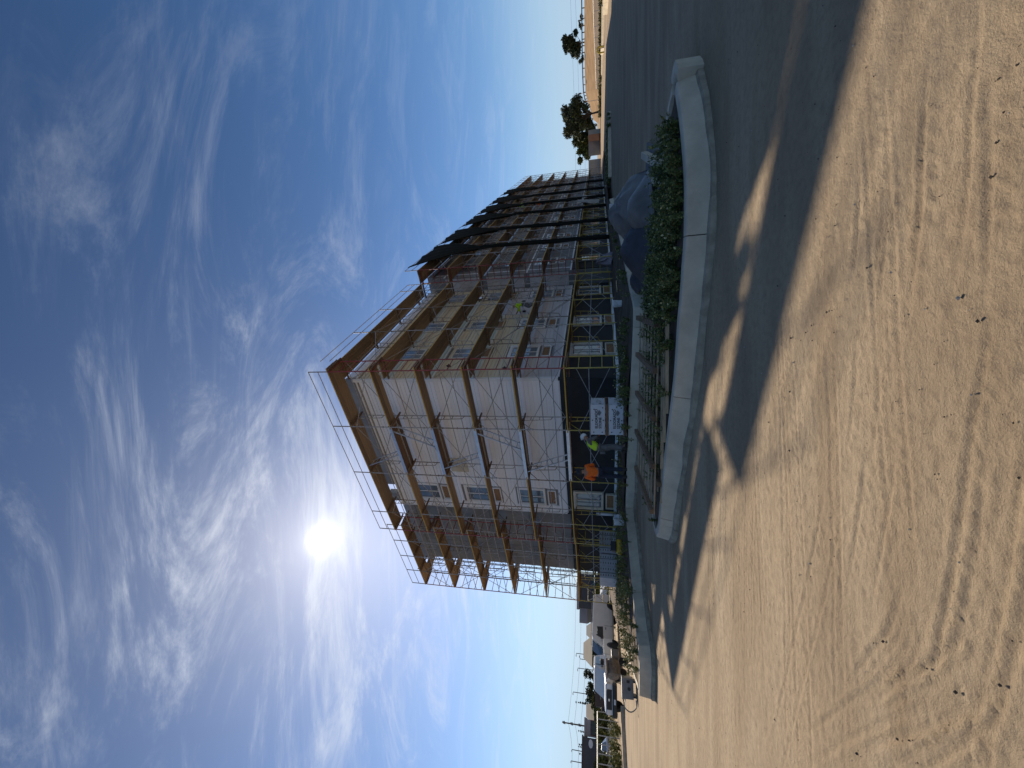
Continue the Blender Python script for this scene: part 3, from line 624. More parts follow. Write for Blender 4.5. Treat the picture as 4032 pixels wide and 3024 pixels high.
for i, (t, wd) in enumerate(((15.7, 5.6), (21.4, 5.6), (27.9, 5.6), (33.6, 5.2), (39.5, 5.0), (46.5, 4.6))):
    net(t, wd, i, 'black debris net gathered into a hanging rope, %s from the red ladder frame' % ['first', 'second', 'third', 'fourth', 'fifth', 'sixth'][i])
# ------------------------------------------------------------------ people
def skin_mesh(name, verts, edges, rad, m_, parent, sub=2, smooth=True):
    me_ = bpy.data.meshes.new(name); me_.from_pydata([tuple(v) for v in verts], edges, []); tmp = bpy.data.objects.new('tmp', me_); COL.objects.link(tmp)
    md = tmp.modifiers.new('Skin', 'SKIN'); md.use_smooth_shade = True
    for i, r_ in enumerate(rad): tmp.data.skin_vertices[0].data[i].radius = r_ if isinstance(r_, tuple) else (r_, r_)
    s_ = tmp.modifiers.new('Sub', 'SUBSURF'); s_.levels = sub; s_.render_levels = sub
    dg = bpy.context.evaluated_depsgraph_get(); new = bpy.data.meshes.new_from_object(tmp.evaluated_get(dg)); bpy.data.objects.remove(tmp)
    new.materials.clear(); new.materials.append(m_); new.name = name
    return obj(name, new, parent)
def person(label, loc, rz, J, top_m, leg_m, hat=None, vest=None, scale=1.0, hat_m=None, skin=M_skin):
    """J: joints dict (metres, x right of the person, y ahead, z up)"""
    root = empty('person', loc, rz, label, 'person'); root.scale = (scale,)*3
    J = {k: Vector(v) for k, v in J.items()}
    sh = (J['shL']+J['shR'])/2; neck = sh+(J['head']-sh)*.28
    vs = [J['pel'], (J['pel']*.5+sh*.5), sh, neck, J['head']-Vector((0, 0, .05)), J['head']+Vector((0, 0, .07))]; ed = [(0, 1), (1, 2), (2, 3), (3, 4), (4, 5)]; rd = [(.145, .11), (.14, .105), (.15, .10), (.058, .058), (.085, .095), (.07, .085)]
    def chain(base, pts, rs):
        prev = base
        for p, r_ in zip(pts, rs): vs.append(Vector(p)); rd.append(r_); ed.append((prev, len(vs)-1)); prev = len(vs)-1
        return prev
    for sd in 'LR':
        e = chain(2, [J['sh'+sd], J['el'+sd], J['wr'+sd]], [.06, .045, .034]); d = (J['wr'+sd]-J['el'+sd]).normalized(); up = d.cross(Vector((1, 0, 0)))
        palm = chain(e, [J['wr'+sd]+d*.07], [.036])
        for k in range(4): off = up.normalized()*(.03-.02*k); chain(palm, [J['wr'+sd]+d*(.13)+off, J['wr'+sd]+d*(.165-.008*abs(k-1))+off*1.1+Vector((0, .012, -.012))], [.011, .009])
        chain(e, [J['wr'+sd]+d*.05+up.normalized()*.05, J['wr'+sd]+d*.09+up.normalized()*.06], [.013, .010])
        chain(0, [J['hip'+sd], J['kn'+sd], J['an'+sd], J['an'+sd]+J.get('toe', Vector((0, .16, -.05)))], [.085, .058, .042, .04])
    skin_mesh('body', vs, ed, rd, skin, root, 1)
    # clothing
    tv = [J['pel']+Vector((0, 0, -.04)), J['pel']*.5+sh*.5, sh, J['shL'], J['elL'], J['wrL'], J['shR'], J['elR'], J['wrR']]
    skin_mesh('shirt', tv, [(0, 1), (1, 2), (2, 3), (3, 4), (4, 5), (2, 6), (6, 7), (7, 8)], [(.185, .135), (.18, .13), (.165, .115), .085, .066, .05, .085, .066, .05], top_m, root)
    lv = [J['pel'], J['hipL'], J['knL'], J['anL'], J['hipR'], J['knR'], J['anR']]
    skin_mesh('trousers', lv, [(0, 1), (1, 2), (2, 3), (0, 4), (4, 5), (5, 6)], [(.16, .12), .115, .085, .07, .115, .085, .07], leg_m, root)
    for sd in 'LR':
        a = J['an'+sd]; MB().lathe([(.055, 0), (.06, .05), (.055, .16), (.05, .17)], 10, M=Matrix.Translation((a.x, a.y-.02, a.z-.09))).prism([(-.05, 0), (.05, 0), (.05, .05), (.02, .085), (-.05, .09)], 0, .2, M=Matrix.Translation((a.x, a.y+.0, a.z-.09))).build('boot', M_boot, root, bevel=.008)
    if vest:
        skin_mesh('vest', [J['pel']+Vector((0, 0, .06)), J['pel']*.5+sh*.5, sh, sh+(J['shL']-sh)*.75, sh+(J['shR']-sh)*.75], [(0, 1), (1, 2), (2, 3), (2, 4)], [(.205, .155), (.20, .15), (.18, .13), .085, .085], vest, root)
    h = J['head']; ax = (h-neck).normalized()
    fr_ = MB(); fr_.lathe([(.012, 0), (.017, .03), (.008, .05)], 6, M=Matrix.Translation(h+Vector((0, .10, -.03)))).build('nose', skin, root)
    for sgn in (-1, 1): MB().lathe([(.02, -.012), (.03, 0), (.02, .012)], 8, M=Matrix.Translation(h+Vector((.088*sgn, 0, -.01))) @ Matrix.Rotation(PI/2, 4, 'Y')).build('ear', skin, root)
    mx = Matrix.Translation(h+Vector((0, 0, .03))) @ Vector((0, 0, 1)).rotation_difference(ax).to_matrix().to_4x4()
    if hat == 'helmet':
        prof = [(.155, 0), (.135, .012), (.132, .03), (.128, .07), (.108, .115), (.07, .145), (.02, .158)]; MB().lathe(prof, 16, M=mx).build('helmet', hat_m or M_white, root, smooth=True)
    elif hat == 'cap':
        MB().lathe([(.112, -.02), (.112, .03), (.10, .075), (.065, .105), (.01, .115)], 14, M=mx).box((-.07, .08, -.005), (.07, .19, .008), 0, mx).build('cap', hat_m or M_denim, root, smooth=True)
        MB().lathe([(.098, -.09), (.104, -.04), (.108, -.02), (.06, -.018)], 12, M=mx @ Matrix.Translation((0, -.012, 0))).build('hair', M_boot, root)
    return root
STAND = dict(pel=(0, 0, .98), shL=(-.19, 0, 1.44), shR=(.19, 0, 1.44), head=(0, .03, 1.65), elL=(-.27, .06, 1.16), elR=(.27, .08, 1.17), wrL=(-.14, .26, 1.16), wrR=(.12, .28, 1.2), hipL=(-.1, 0, .92), hipR=(.1, 0, .92), knL=(-.12, .03, .5), knR=(.12, .01, .5), anL=(-.13, -.02, .09), anR=(.13, -.03, .09))
p = gp(*Z3(815, 1310), .44)
person('worker in a bright orange shirt and dark jeans standing with his back turned', (p.x, p.y, .44), R(14), STAND, M_hior, M_denim, 'cap', None, 1.0)
BEND = dict(pel=(-.02, -.10, .92), shL=(-.19, .16, 1.33), shR=(.19, .16, 1.33), head=(0, .34, 1.47), elL=(-.26, .22, 1.05), elR=(.26, .28, 1.06), wrL=(-.16, .46, 1.0), wrR=(.15, .5, 1.0), hipL=(-.1, -.08, .86), hipR=(.1, -.08, .86), knL=(-.12, .04, .47), knR=(.12, .0, .47), anL=(-.12, -.08, .09), anR=(.12, -.06, .09))
person('worker in a white hard hat and lime vest bending beside the stacked cartons', (-2.32, 14.95, .45), R(-62), BEND, M_greyc, M_greyc, 'helmet', M_hivis, 1.0)
p = L(8.0, .42, DECK[1]+.06)
KNEEL = dict(pel=(0, 0, .80), shL=(-.19, .10, 1.22), shR=(.19, .10, 1.22), head=(0, .18, 1.42), elL=(-.26, .24, 1.02), elR=(.26, .30, 1.10), wrL=(-.12, .48, 1.0), wrR=(.14, .52, 1.22), hipL=(-.1, 0, .76), hipR=(.1, 0, .76), knL=(-.14, .22, .45), knR=(.14, .14, .42), anL=(-.13, -.06, .09), anR=(.13, -.10, .09))
person('painter with pale hard hat and lime vest crouching on the scaffold deck', (p.x, p.y, p.z), TH+R(10), KNEEL, M_hivis, M_greyc, 'helmet', M_hivis, .95)
p = L(37.0, -.45, DECK[2]+.06)
person('worker in an orange shirt standing on the far scaffold between nets', (p.x, p.y, p.z), TH+R(-100), STAND, M_hior, M_denim, 'cap')
p = L(37.4, -.45, DECK[3]+.06)
person('worker in a lime shirt stooping on the far scaffold above another', (p.x, p.y, p.z), TH+R(-60), BEND, M_hivis, M_denim, 'helmet', None, 1.0, M_hivis)
# ------------------------------------------------------------------ stone cartons
M_cart = mat('carton_white', (.62, .63, .66), (.56, .57, .60), 3, .7)
M_ink = mat('black_ink', (.012, .012, .013), None, 3, .8); M_inkg = mat('grey_ink', (.24, .24, .26), None, 3, .8)
def text_mesh(txt, size):
    cu = bpy.data.curves.new('txt', 'FONT'); cu.body = txt; cu.size = size; cu.extrude = .0015; cu.offset = size*.012
    t = bpy.data.objects.new('txt', cu); COL.objects.link(t); dg = bpy.context.evaluated_depsgraph_get(); me_ = bpy.data.meshes.new_from_object(t.evaluated_get(dg)); bpy.data.objects.remove(t); return me_
def carton(label, loc, rz, w_=1.12, d_=.95, h_=.50):
    root = empty('stone_carton', loc, rz, label, 'carton', 'stacked stone cartons')
    MB().box((0, 0, 0), (w_, d_, h_)).build('box', M_cart, root, bevel=.012)
    MB().box((-.008, -.008, h_-.02), (w_+.008, d_+.008, h_+.006)).build('lid', M_cart, root)
    for i, tx in enumerate(('ELDORADO', 'STONE')):
        me_ = text_mesh(tx, .135); me_.materials.append(M_ink); o = obj('lettering', me_, root, (.24, -.012, h_*.52-i*.135)); o.rotation_euler = (PI/2, 0, 0)
    mb = MB()
    for k in range(5):
        a = PI/2+(k-2)*.36; c = Vector((.83, -.012, .12)); d = Vector((math.cos(a), 0, math.sin(a))); n_ = Vector((d.z, 0, -d.x))
        mb.add([c+n_*.006, c+d*.11+n_*.03, c+d*.15, c+d*.11-n_*.03], [(0, 1, 2, 3)])
    mb.build('emblem', M_inkg, root)
    for x, zq in ((.10, .10), (.10, h_-.1), (.55, .06), (.55, h_-.06), (w_-.16, h_-.12), (w_-.1, .08)):
        MB().lathe([(.022, 0), (.022, .004)], 10, M=Matrix.Translation((x, -.008, zq)) @ Matrix.Rotation(PI/2, 4, 'X')).build('hand_hole', M_ink, root)
    mb = MB(); x = w_+.010
    for j in range(4): mb.box((x-.001, .30, .14+j*.05), (x+.001, .30+.4*(.6+.4*((j*7) % 3)/2), .155+j*.05))
    mb.box((x-.001, .12, .12), (x+.001, .22, .22)); mb.build('print', M_inkg, root)
    for y, zq in ((.1, .07), (.1, h_-.08), (d_-.12, h_-.08), (d_-.12, .07)):
        MB().lathe([(.02, 0), (.02, .004)], 10, M=Matrix.Translation((w_+.004, y, zq)) @ Matrix.Rotation(PI/2, 4, 'Y')).build('hand_hole', M_ink, root)
    return root
def pallet(label, loc, rz, w_=1.16, d_=.98, grp=None):
    root = empty('pallet', loc, rz, label, 'pallet', grp)
    for j in range(3): MB().box((0, j*(d_-.09)/2, .02), (w_, j*(d_-.09)/2+.09, .10)).build('runner', M_wooddk, root)
    for j in range(6): MB().box((j*(w_-.12)/5, -.01, .10), (j*(w_-.12)/5+.12, d_+.01, .122)).build('slat', M_wood, root)
    for j in (0, 2, 4): MB().box((j*(w_-.12)/5, -.008, 0), (j*(w_-.12)/5+.12, d_+.008, .02)).build('slat', M_wood, root)
    return root
ca = R(-15); cb_ = Vector((-1.86, 14.75, .44))
pallet('weathered pallet under the lower stone carton on the pad', cb_+Vector((-.02, -.02, 0)), ca)
carton('lower of two white cartons with large black lettering, behind weeds', cb_+Vector((0, 0, .124)), ca)
pallet('dark pallet sandwiched between the two stone cartons', cb_+Vector((-.02, -.02, .632)), ca+R(1))
carton('upper of two white cartons with large black lettering, on a pallet', cb_+Vector((0, 0, .757)), ca+R(1.5))
# ------------------------------------------------------------------ strapped block of stone boxes further left
M_blk = mat('box_grey', (.50, .49, .50), (.42, .41, .42), 3, .7, rand=.06)
def blockstack(label, loc, rz, nxx, nyy, nz):
    root = empty('box_stack', loc, rz, label, 'box stack', 'strapped stacks of small boxes')
    bxm = MB().box((0, 0, 0), (.29, .24, .118)).mesh('box', M_blk); hole = MB().box((.1, -.003, .045), (.19, .0, .075)).mesh('grip_hole', M_ink)
    MB().box((0, 0, .02), (nxx*.3, .1, .12)).box((0, nyy*.25-.1, .02), (nxx*.3, nyy*.25, .12)).box((0, 0, .0), (nxx*.3, nyy*.25, .02)).box((0, 0, .12), (nxx*.3, nyy*.25, .14)).build('pallet_base', M_wooddk, root)
    for k in range(nz):
        for i in range(nxx):
            for j in range(nyy):
                if 0 < i < nxx-1 and 0 < j < nyy-1 and k < nz-1: continue
                o = obj('box', bxm, root, (i*.3+random.uniform(0, .008), j*.25+random.uniform(0, .008), .141+k*.12))
                if j == 0: obj('grip_hole', hole, o)
    for x in (.25, nxx*.3-.25): MB().box((x, -.006, .1), (x+.02, nyy*.25+.006, .145+nz*.12)).build('strap', M_plas, root)
p = gp(*Z4(885, 1000), .45)
blockstack('strapped grey stack of small boxes nearest the kerb end', (p.x-.05, p.y+.1, .45), R(48), 4, 4, 7)
blockstack('strapped grey stack of small boxes against the scaffold end', (p.x-.95, p.y+.95, .45), R(48), 4, 4, 7) if False else None
q = p+Vector((math.cos(R(48)), math.sin(R(48)), 0))*1.27
blockstack('strapped grey stack of small boxes beside the scaffold foot', (q.x-.05, q.y+.1, .45), R(48), 4, 4, 7)
# ------------------------------------------------------------------ buckets, compressor, pipe
M_buck = mat('bucket_white', (.68, .69, .70), (.6, .61, .62), 4, .45)
def bucket(label, loc, sc=1):
    root = empty('bucket', loc, random.uniform(0, 3), label, 'bucket', 'white plastic buckets'); root.scale = (sc,)*3
    MB().lathe([(.125, 0), (.13, .01), (.148, .36), (.155, .37), (.155, .39), (.145, .39), (.135, .30), (.12, .02)], 20).build('shell', M_buck, root, smooth=True)
    for zq in (.30, .335): MB().lathe([(.146, zq), (.156, zq+.006), (.147, zq+.012)], 20, cap=False).build('rim_ring', M_buck, root)
    MB().lathe([(.1345, .10), (.1405, .24)], 20, cap=False).build('label_print', M_inkg, root)
    MB().tube([(.155*math.cos(a), .155*math.sin(a), .33-.16*math.sin(a) if math.sin(a) > 0 else .33) for a in np.linspace(0, PI, 12)], .004, 5).build('handle', M_galv, root)
p = gp(*Z7(228, 1500), .45); bucket('white bucket standing on the pad near the yellow post', (p.x, p.y, .46))
p = gp(*Z7(196, 925), .42); bucket('white bucket on the driveway kerb below the nets', (p.x, p.y, KF), 1.05)
p = gp(*Z4(925, 320), .45); bucket('white bucket beside rags below the recessed wing', (p.x, p.y, .45))
root = empty('rag_heap', (p.x+.05, p.y+.25, .5), 0, 'crumpled white rag heap by the bucket at the wall', 'rags')
mb = MB(); mb.lathe([(.02, .32), (.12, .28), (.2, .15), (.24, .02), (.25, 0)], 14); mb.v = [(x+random.uniform(-.05, .05), y+random.uniform(-.05, .05), z_+random.uniform(-.03, .05)) for x, y, z_ in mb.v]; mb.build('cloth', M_buck, root)
p = gp(*Z4(930, 620), .45)
root = empty('air_compressor', (p.x, p.y, .45), R(40), 'yellow air compressor with black motor cover on the pad', 'compressor'); root.scale = (.72,)*3; Yl = mat('compressor_yellow', (.62, .38, .03), (.5, .3, .03), 4, .4)
MB().lathe([(.02, -.42), (.12, -.40), (.17, -.33), (.17, .33), (.12, .40), (.02, .42)], 16, M=Matrix.Translation((0, 0, .28)) @ Matrix.Rotation(PI/2, 4, 'Y')).build('tank', Yl, root, smooth=True)
MB().box((-.28, -.16, .44), (.26, .16, .74)).build('motor_cover', M_plas, root, bevel=.04)
for sx in (-.3, .3): MB().lathe([(.05, -.22), (.11, -.20), (.11, -.13), (.05, -.12)], 14, M=Matrix.Translation((sx, 0, .12)) @ Matrix.Rotation(PI/2, 4, 'X')).build('wheel', M_rub, root); MB().box((sx-.02, -.02, 0), (sx+.02, .16, .14)).build('foot', M_plas, root)
MB().tube([(-.4, -.12, .3), (-.5, -.12, .62), (-.5, .12, .62), (-.4, .12, .3)], .014, 6).build('handle', M_plas, root)
a = L(WA-.12, 9.55, 0)
root = empty('wrap_roll', (a.x, a.y, .56), 0, 'white roll of building wrap standing against the black wall', 'roll'); MB().lathe([(.06, 0), (.075, .0), (.075, 1.02), (.06, 1.02), (.02, 1.0)], 16).build('roll', M_tape, root, smooth=True)
# work light with trailing cable on the scaffold
a = L(7.83, .0, 7.85); root = empty('work_light', a, TH, 'white square work light clamped to the scaffold rail', 'lamp')
MB().box((-.17, -.10, 0), (.17, -.03, .2)).build('housing', M_plas, root, bevel=.015); MB().box((-.14, -.106, .03), (.14, -.101, .17)).build('lens', M_tape, root); MB().tube([(0, -.04, 0), (0, .0, -.06)], .012, 6).build('clamp', M_galv, root)
MB().tube(densify([Vector(v) for v in ((.12, 0, .05), (.5, .15, -.1), (.3, .35, -1.1), (-.3, .45, -2.0))], .2), .012, 5).build('cable', M_plas, root)
# ------------------------------------------------------------------ lumber on the island
M_lum = mat('lumber_weathered', (.50, .37, .23), (.34, .245, .15), 4, .85, .2, 30, stretch=(.5, 6, 4), rand=.3)
M_lumd = mat('lumber_dark', (.21, .13, .075), (.13, .085, .05), 4, .85, .2, 30, stretch=(.5, 6, 4), rand=.2)
def lattice(label, corner, e1, e2, n, tilt0, tilt1, crosses, length, slat_w=.07, hgt=.022):
    """corner = near-left-bottom; e1 along the slats, e2 across"""
    root = empty('slatted_panel', corner, 0, label, 'wooden panel', 'slatted wooden panels stacked on the island')
    for j in range(n):
        k = j/(n-1); a = e2*k+Vector((0, 0, tilt0+(tilt1-tilt0)*k)); jit = random.uniform(-.08, .08)
        MB().bar(a+e1*(jit*.3), a+e1*length+e1*jit, slat_w, hgt).build('slat', M_lum, root)
    for c in crosses: MB().bar(e1*(length*c)+Vector((0, 0, tilt0+.05))-e2*.04, e1*(length*c)+e2*1.06+Vector((0, 0, tilt1+.05)), .09, .07).build('crossbar', M_lumd, root)
    return root
pa = Vector((-2.55, 8.15, 0)); pb = Vector((1.5, 8.35, 0))        # near edge of the stack follows the island
nearL = Vector((-2.42, 7.78, 0)); nearR = Vector((1.05, 7.0, 0))
e1 = Vector((nearR.x-nearL.x, nearR.y-nearL.y, 0)); ln = e1.length; e1 = e1.normalized(); e2 = Vector((-e1.y, e1.x, 0))
lattice('upper slatted panel of weathered boards with dark crossbars', Vector((nearL.x, nearL.y, KN)), e1, e2*1.75, 7, .10, .22, (.02, .27, .52, .76, .98), ln)
lattice('lower slatted panel of weathered boards sunk in the weeds', Vector((nearL.x, nearL.y, KN-.02))-e2*.10+e1*.3, e1, e2*1.65, 5, .02, .03, (.1, .38, .63, .9), ln*1.02, .06, .03)
for k in range(3):
    q0 = Vector((nearL.x, nearL.y, KN+.02))-e2*(.22+.16*k)+e1*(1.0+.55*k)
    if (q0-Vector((0, 0, 0))).length: pass
    o = MB().bar((0, 0, 0), e1*(1.9-.2*k)+Vector((0, 0, .03)), .05, .05).build('loose_batten', M_lum, None, loc=q0); tag(o, ['long weathered batten lying just outside the slatted panels', 'weathered batten lying between two others in the weeds', 'short weathered batten lying closest to the near kerb'][k], 'batten', 'loose battens by the near kerb')
# ------------------------------------------------------------------ tarp heap and concrete boards in the drive
M_tarp = mat('tarp_grey', (.20, .185, .165), (.11, .10, .092), 1.4, .45, .9, 4, coord='World', spec=.5)
M_tarpb = mat('tarp_blue', (.055, .055, .062), (.035, .035, .04), 2, .5, .9, 4, coord='World')
def tarp(label, outline, peaks, m_, seed):
    cxm = sum((v for v in outline), Vector())/len(outline)
    def zf(x, y):
        zv = 0
        for px_, py_, ph, pr in peaks: zv = max(zv, ph*math.exp(-((x-px_)**2+(y-py_)**2)/pr**2))
        a = math.atan2(y-peaks[0][1], x-peaks[0][0]); 
        return .03+zv*(1+.16*abs(math.sin(a*5+seed+2*math.hypot(x-peaks[0][0], y-peaks[0][1]))))+.34*abs(float(vnoise(np.array(x*1.7+seed), np.array(y*1.3))))+.03*float(vnoise(np.array(x*6), np.array(y*6)))
    o = fill('tarpaulin', outline, zf, m_, .12); o.modifiers.new('s', 'SOLIDIFY').thickness = .008
    return tag(o, label, 'tarpaulin')
tv = [Vector(v) for v in ((3.4, 9.6, 0), (4.5, 9.4, 0), (5.1, 10.0, 0), (5.5, 11.0, 0), (5.7, 12.4, 0), (5.2, 13.4, 0), (4.2, 13.0, 0), (3.3, 11.6, 0))]
tarp('grey plastic tarpaulin draped over a heap in the driveway', tv, ((4.75, 11.5, .86, 1.0), (4.3, 10.3, .5, .7), (5.2, 12.4, .6, .6)), M_tarp, 1)
tv2 = [Vector(v) for v in ((2.9, 9.4, 0), (3.9, 9.3, 0), (4.2, 10.2, 0), (4.1, 11.4, 0), (3.4, 12.4, 0), (2.5, 11.9, 0), (2.4, 10.3, 0))]
tarp('dark blue tarpaulin sagging beside the grey one', tv2, ((3.5, 10.9, .60, .8), (2.9, 11.5, .4, .5)), M_tarpb, 3)
for i, (a, b, wd) in enumerate(((Z7(318, 680), Z7(450, 800), .16), (Z7(305, 755), Z7(400, 862), .10))):
    pa, pb = ((Vector((5.95, 10.9, .2)), Vector((4.1, 8.05, .12))), (Vector((5.5, 11.0, .2)), Vector((4.35, 9.1, .12))))[i]
    o = MB().bar((0, 0, 0), pb-pa, wd, .16).build('form_board', M_conc, None, loc=pa, bevel=.01); tag(o, ['wide grey form board lying on edge by the tarpaulin', 'narrow grey form board half under the tarpaulin'][i], 'board')
pa = Vector((5.7, 10.9, .02)); pb = Vector((4.25, 8.7, .02))
o = MB().bar((0, 0, 0), (pb-pa).normalized()*3.4, .9, .05).build('concrete_form', mat('panel_grey', (.15, .155, .165), (.11, .11, .12), 2, .8), None, loc=(pb-(pb-pa).normalized()*3.4)+Vector((0, 0, .04))); tag(o, 'flat grey panel between the two form boards', 'panel')
# ------------------------------------------------------------------ weeds
def weeds(name, label, spots, hmin, hmax, nleaf, leaf, mats_, w_=(.7, .22, .08), kind='stuff'):
    mb = MB(); rr = random.Random(11)
    for (x, y, z_) in spots:
        hh = rr.uniform(hmin, hmax); nst = rr.randint(3, 6)
        for s_ in range(nst):
            a = rr.uniform(0, 2*PI); lean = rr.uniform(.1, .55); tip = Vector((x+math.cos(a)*lean*hh, y+math.sin(a)*lean*hh, z_+hh*rr.uniform(.6, 1))); base = Vector((x+rr.uniform(-.04, .04), y+rr.uniform(-.04, .04), z_-.03))
            mid = (base+tip)/2+Vector((0, 0, hh*.1)); mb.tube([base, mid, tip], [.005, .004, .002], 3, 0, False)
            for k in range(nleaf):
                f = rr.uniform(.12, 1); c = base.lerp(mid, f*2) if f < .5 else mid.lerp(tip, f*2-1)
                d = Vector((rr.uniform(-1, 1), rr.uniform(-1, 1), rr.uniform(-.25, .8))).normalized(); l_ = leaf*rr.uniform(.5, 1.2); n_ = d.cross(Vector((rr.uniform(-1, 1), rr.uniform(-1, 1), 1))).normalized()*l_*.3
                mi = 2 if (f > .85 and rr.random() < w_[2]*4) else (1 if rr.random() < w_[1] else 0)
                mb.add([c, c+d*l_*.5+n_, c+d*l_, c+d*l_*.5-n_], [(0, 1, 2, 3)], mi)
    o = mb.build(name, mats_); return tag(o, label, 'weeds', None, kind)
def inpoly(x, y, poly):
    c = False; j = len(poly)-1
    for i in range(len(poly)):
        if (poly[i].y > y) != (poly[j].y > y) and x < (poly[j].x-poly[i].x)*(y-poly[i].y)/(poly[j].y-poly[i].y)+poly[i].x: c = not c
        j = i
    return c
inn = offset(front, -.2)+offset(nose, -.2)+list(reversed(offset(backl, .2)))
sp_ = []; rr = random.Random(4)
while len(sp_) < 420:
    x = rr.uniform(-2.8, 4.0); y = rr.uniform(5, 9)
    if not inpoly(x, y, inn): continue
    dens = 1.0 if x > .9 else .30 if x > -1.6 else .06
    if x > 3.0: dens *= .55
    if rr.random() < dens: sp_.append((x, y, KN-.04))
WM = [M_leaf, M_leaf2, M_flow]
weeds('island_weeds', 'low green weeds with pale flower heads filling the kerbed island', sp_, .12, .36, 30, .042, WM, (.7, .25, .025))
sp2 = []
for k in range(60):                     # along the building kerb and round the cartons
    u = rr.random(); i = int(u*(len(fl)-1)); p = fl[i]
    if p.y < 26: sp2.append((p.x+rr.uniform(-.1, .6), p.y+rr.uniform(.2, 1.6), KF))
for k in range(45): sp2.append((rr.uniform(-1.9, 2.2), rr.uniform(13.3, 14.4), KF))
sp2 = [(x, y, padz(x, y)-.03) for x, y, z_ in sp2]
weeds('pad_weeds', 'scattered green weeds along the pad behind the building kerb', sp2, .15, .5, 18, .07, WM)
sp3 = []
while len(sp3) < 420:
    u = rr.random(); p = fl[-1-int(u*.33*len(fl))]; q = Vector((p.x+rr.uniform(-4.5, .2), p.y+rr.uniform(.2, 9), 0))
    i = min(range(len(le)), key=lambda k: (le[k]-q).length)
    if q.x > le[i].x+.25 and q.y > p.y+.2: sp3.append((q.x, q.y, KF-.02))
weeds('dry_weeds', 'yellow-green dry weeds on the kerbed strip before the white van', sp3, .15, .42, 18, .06, [M_leaf2, M_leaf, M_flow], (.5, .28, .03))
# pebbles and clods on the dirt
mb = MB(); rr = random.Random(9)
for k in range(1100):
    y = 1.2+rr.random()**1.8*9; x = rr.uniform(-1, 1)*(1.3+y*.75); r_ = rr.choice((.002, .003, .003, .004, .005, .008))*rr.uniform(.7, 1.3)
    c = Vector((x, y, r_*.35-.001)); vs = [c+Vector((rr.uniform(.7, 1.1)*r_*a_, rr.uniform(.7, 1.1)*r_*b_, rr.uniform(.6, 1)*r_*c_)) for a_, b_, c_ in ((1, 0, 0), (-1, 0, 0), (0, 1, 0), (0, -1, 0), (0, 0, 1), (0, 0, -1))]
    mb.add(vs, [(0, 2, 4), (2, 1, 4), (1, 3, 4), (3, 0, 4), (2, 0, 5), (1, 2, 5), (3, 1, 5), (0, 3, 5)], 0 if rr.random() < .75 else 1)
tag(mb.build('pebbles', [mat('clod_dark', (.09, .07, .05), (.06, .045, .035), 20, .95), mat('pebble_light', (.5, .45, .38), (.4, .35, .3), 20, .9)]), 'small dark clods and pale pebbles strewn over the dirt', 'pebbles', None, 'stuff')
# ------------------------------------------------------------------ vehicles (local x forward, y left, z up)
def wheel(root, x, y, r_=.36, w_=.24, side=1, steel=M_chrome):
    MX = Matrix.Translation((x, y, r_)) @ Matrix.Rotation(-PI/2*side, 4, 'X')
    t = MB().lathe([(r_*.60, -w_/2), (r_*.93, -w_/2), (r_, -w_*.36), (r_, w_*.36), (r_*.93, w_/2), (r_*.64, w_/2), (r_*.60, w_*.4)], 24, M=MX).build('tyre', M_rub, None, smooth=False)
    wh = t; wh.name = 'wheel'; wh.parent = root
    rim = MB().lathe([(r_*.62, w_*.30), (r_*.58, w_*.36), (r_*.50, w_*.25), (r_*.15, w_*.30), (r_*.12, w_*.38), (.01, w_*.38)], 18, M=MX); rim.build('rim', steel, wh)
    mb = MB()
    for k in range(5):
        a = k*2*PI/5; mb.box((r_*.28, -.028, w_*.27), (r_*.46, .028, w_*.275), 0, MX @ Matrix.Rotation(a, 4, 'Z'))
    mb.build('rim_slot', M_plas, wh)
def loft_body(stations, m_, root, name='body', smooth=True, bevel=0):
    """stations: (x, [(y,z)...half section from bottom centre up to top centre])"""
    mb = MB(); n = len(stations[0][1]); vs = []; fs = []
    for x, sec in stations:
        for y, z_ in sec: vs.append((x, y, z_))
        for y, z_ in reversed(sec): vs.append((x, -y, z_))
    k = 2*n
    for i in range(len(stations)-1):
        for j in range(k): fs.append((i*k+j, i*k+(j+1) % k, (i+1)*k+(j+1) % k, (i+1)*k+j))
    fs += [tuple(range(k)), tuple((len(stations)-1)*k+j for j in reversed(range(k)))]
    mb.add(vs, fs); return mb.build(name, m_, root)
def sec(w_, zb, zbelt, ztop, wtop, sill=.0): return [(w_*.86, zb), (w_*.98, zb+.12), (w_, zb+.35 if zb+.35 < zbelt else zbelt-.05), (w_*.985, zbelt), (wtop+(w_*.98-wtop)*.1, ztop-.06), (wtop*.93, ztop)]
def panel(mb, pts): mb.add([Vector(p) for p in pts], [tuple(range(len(pts)))])
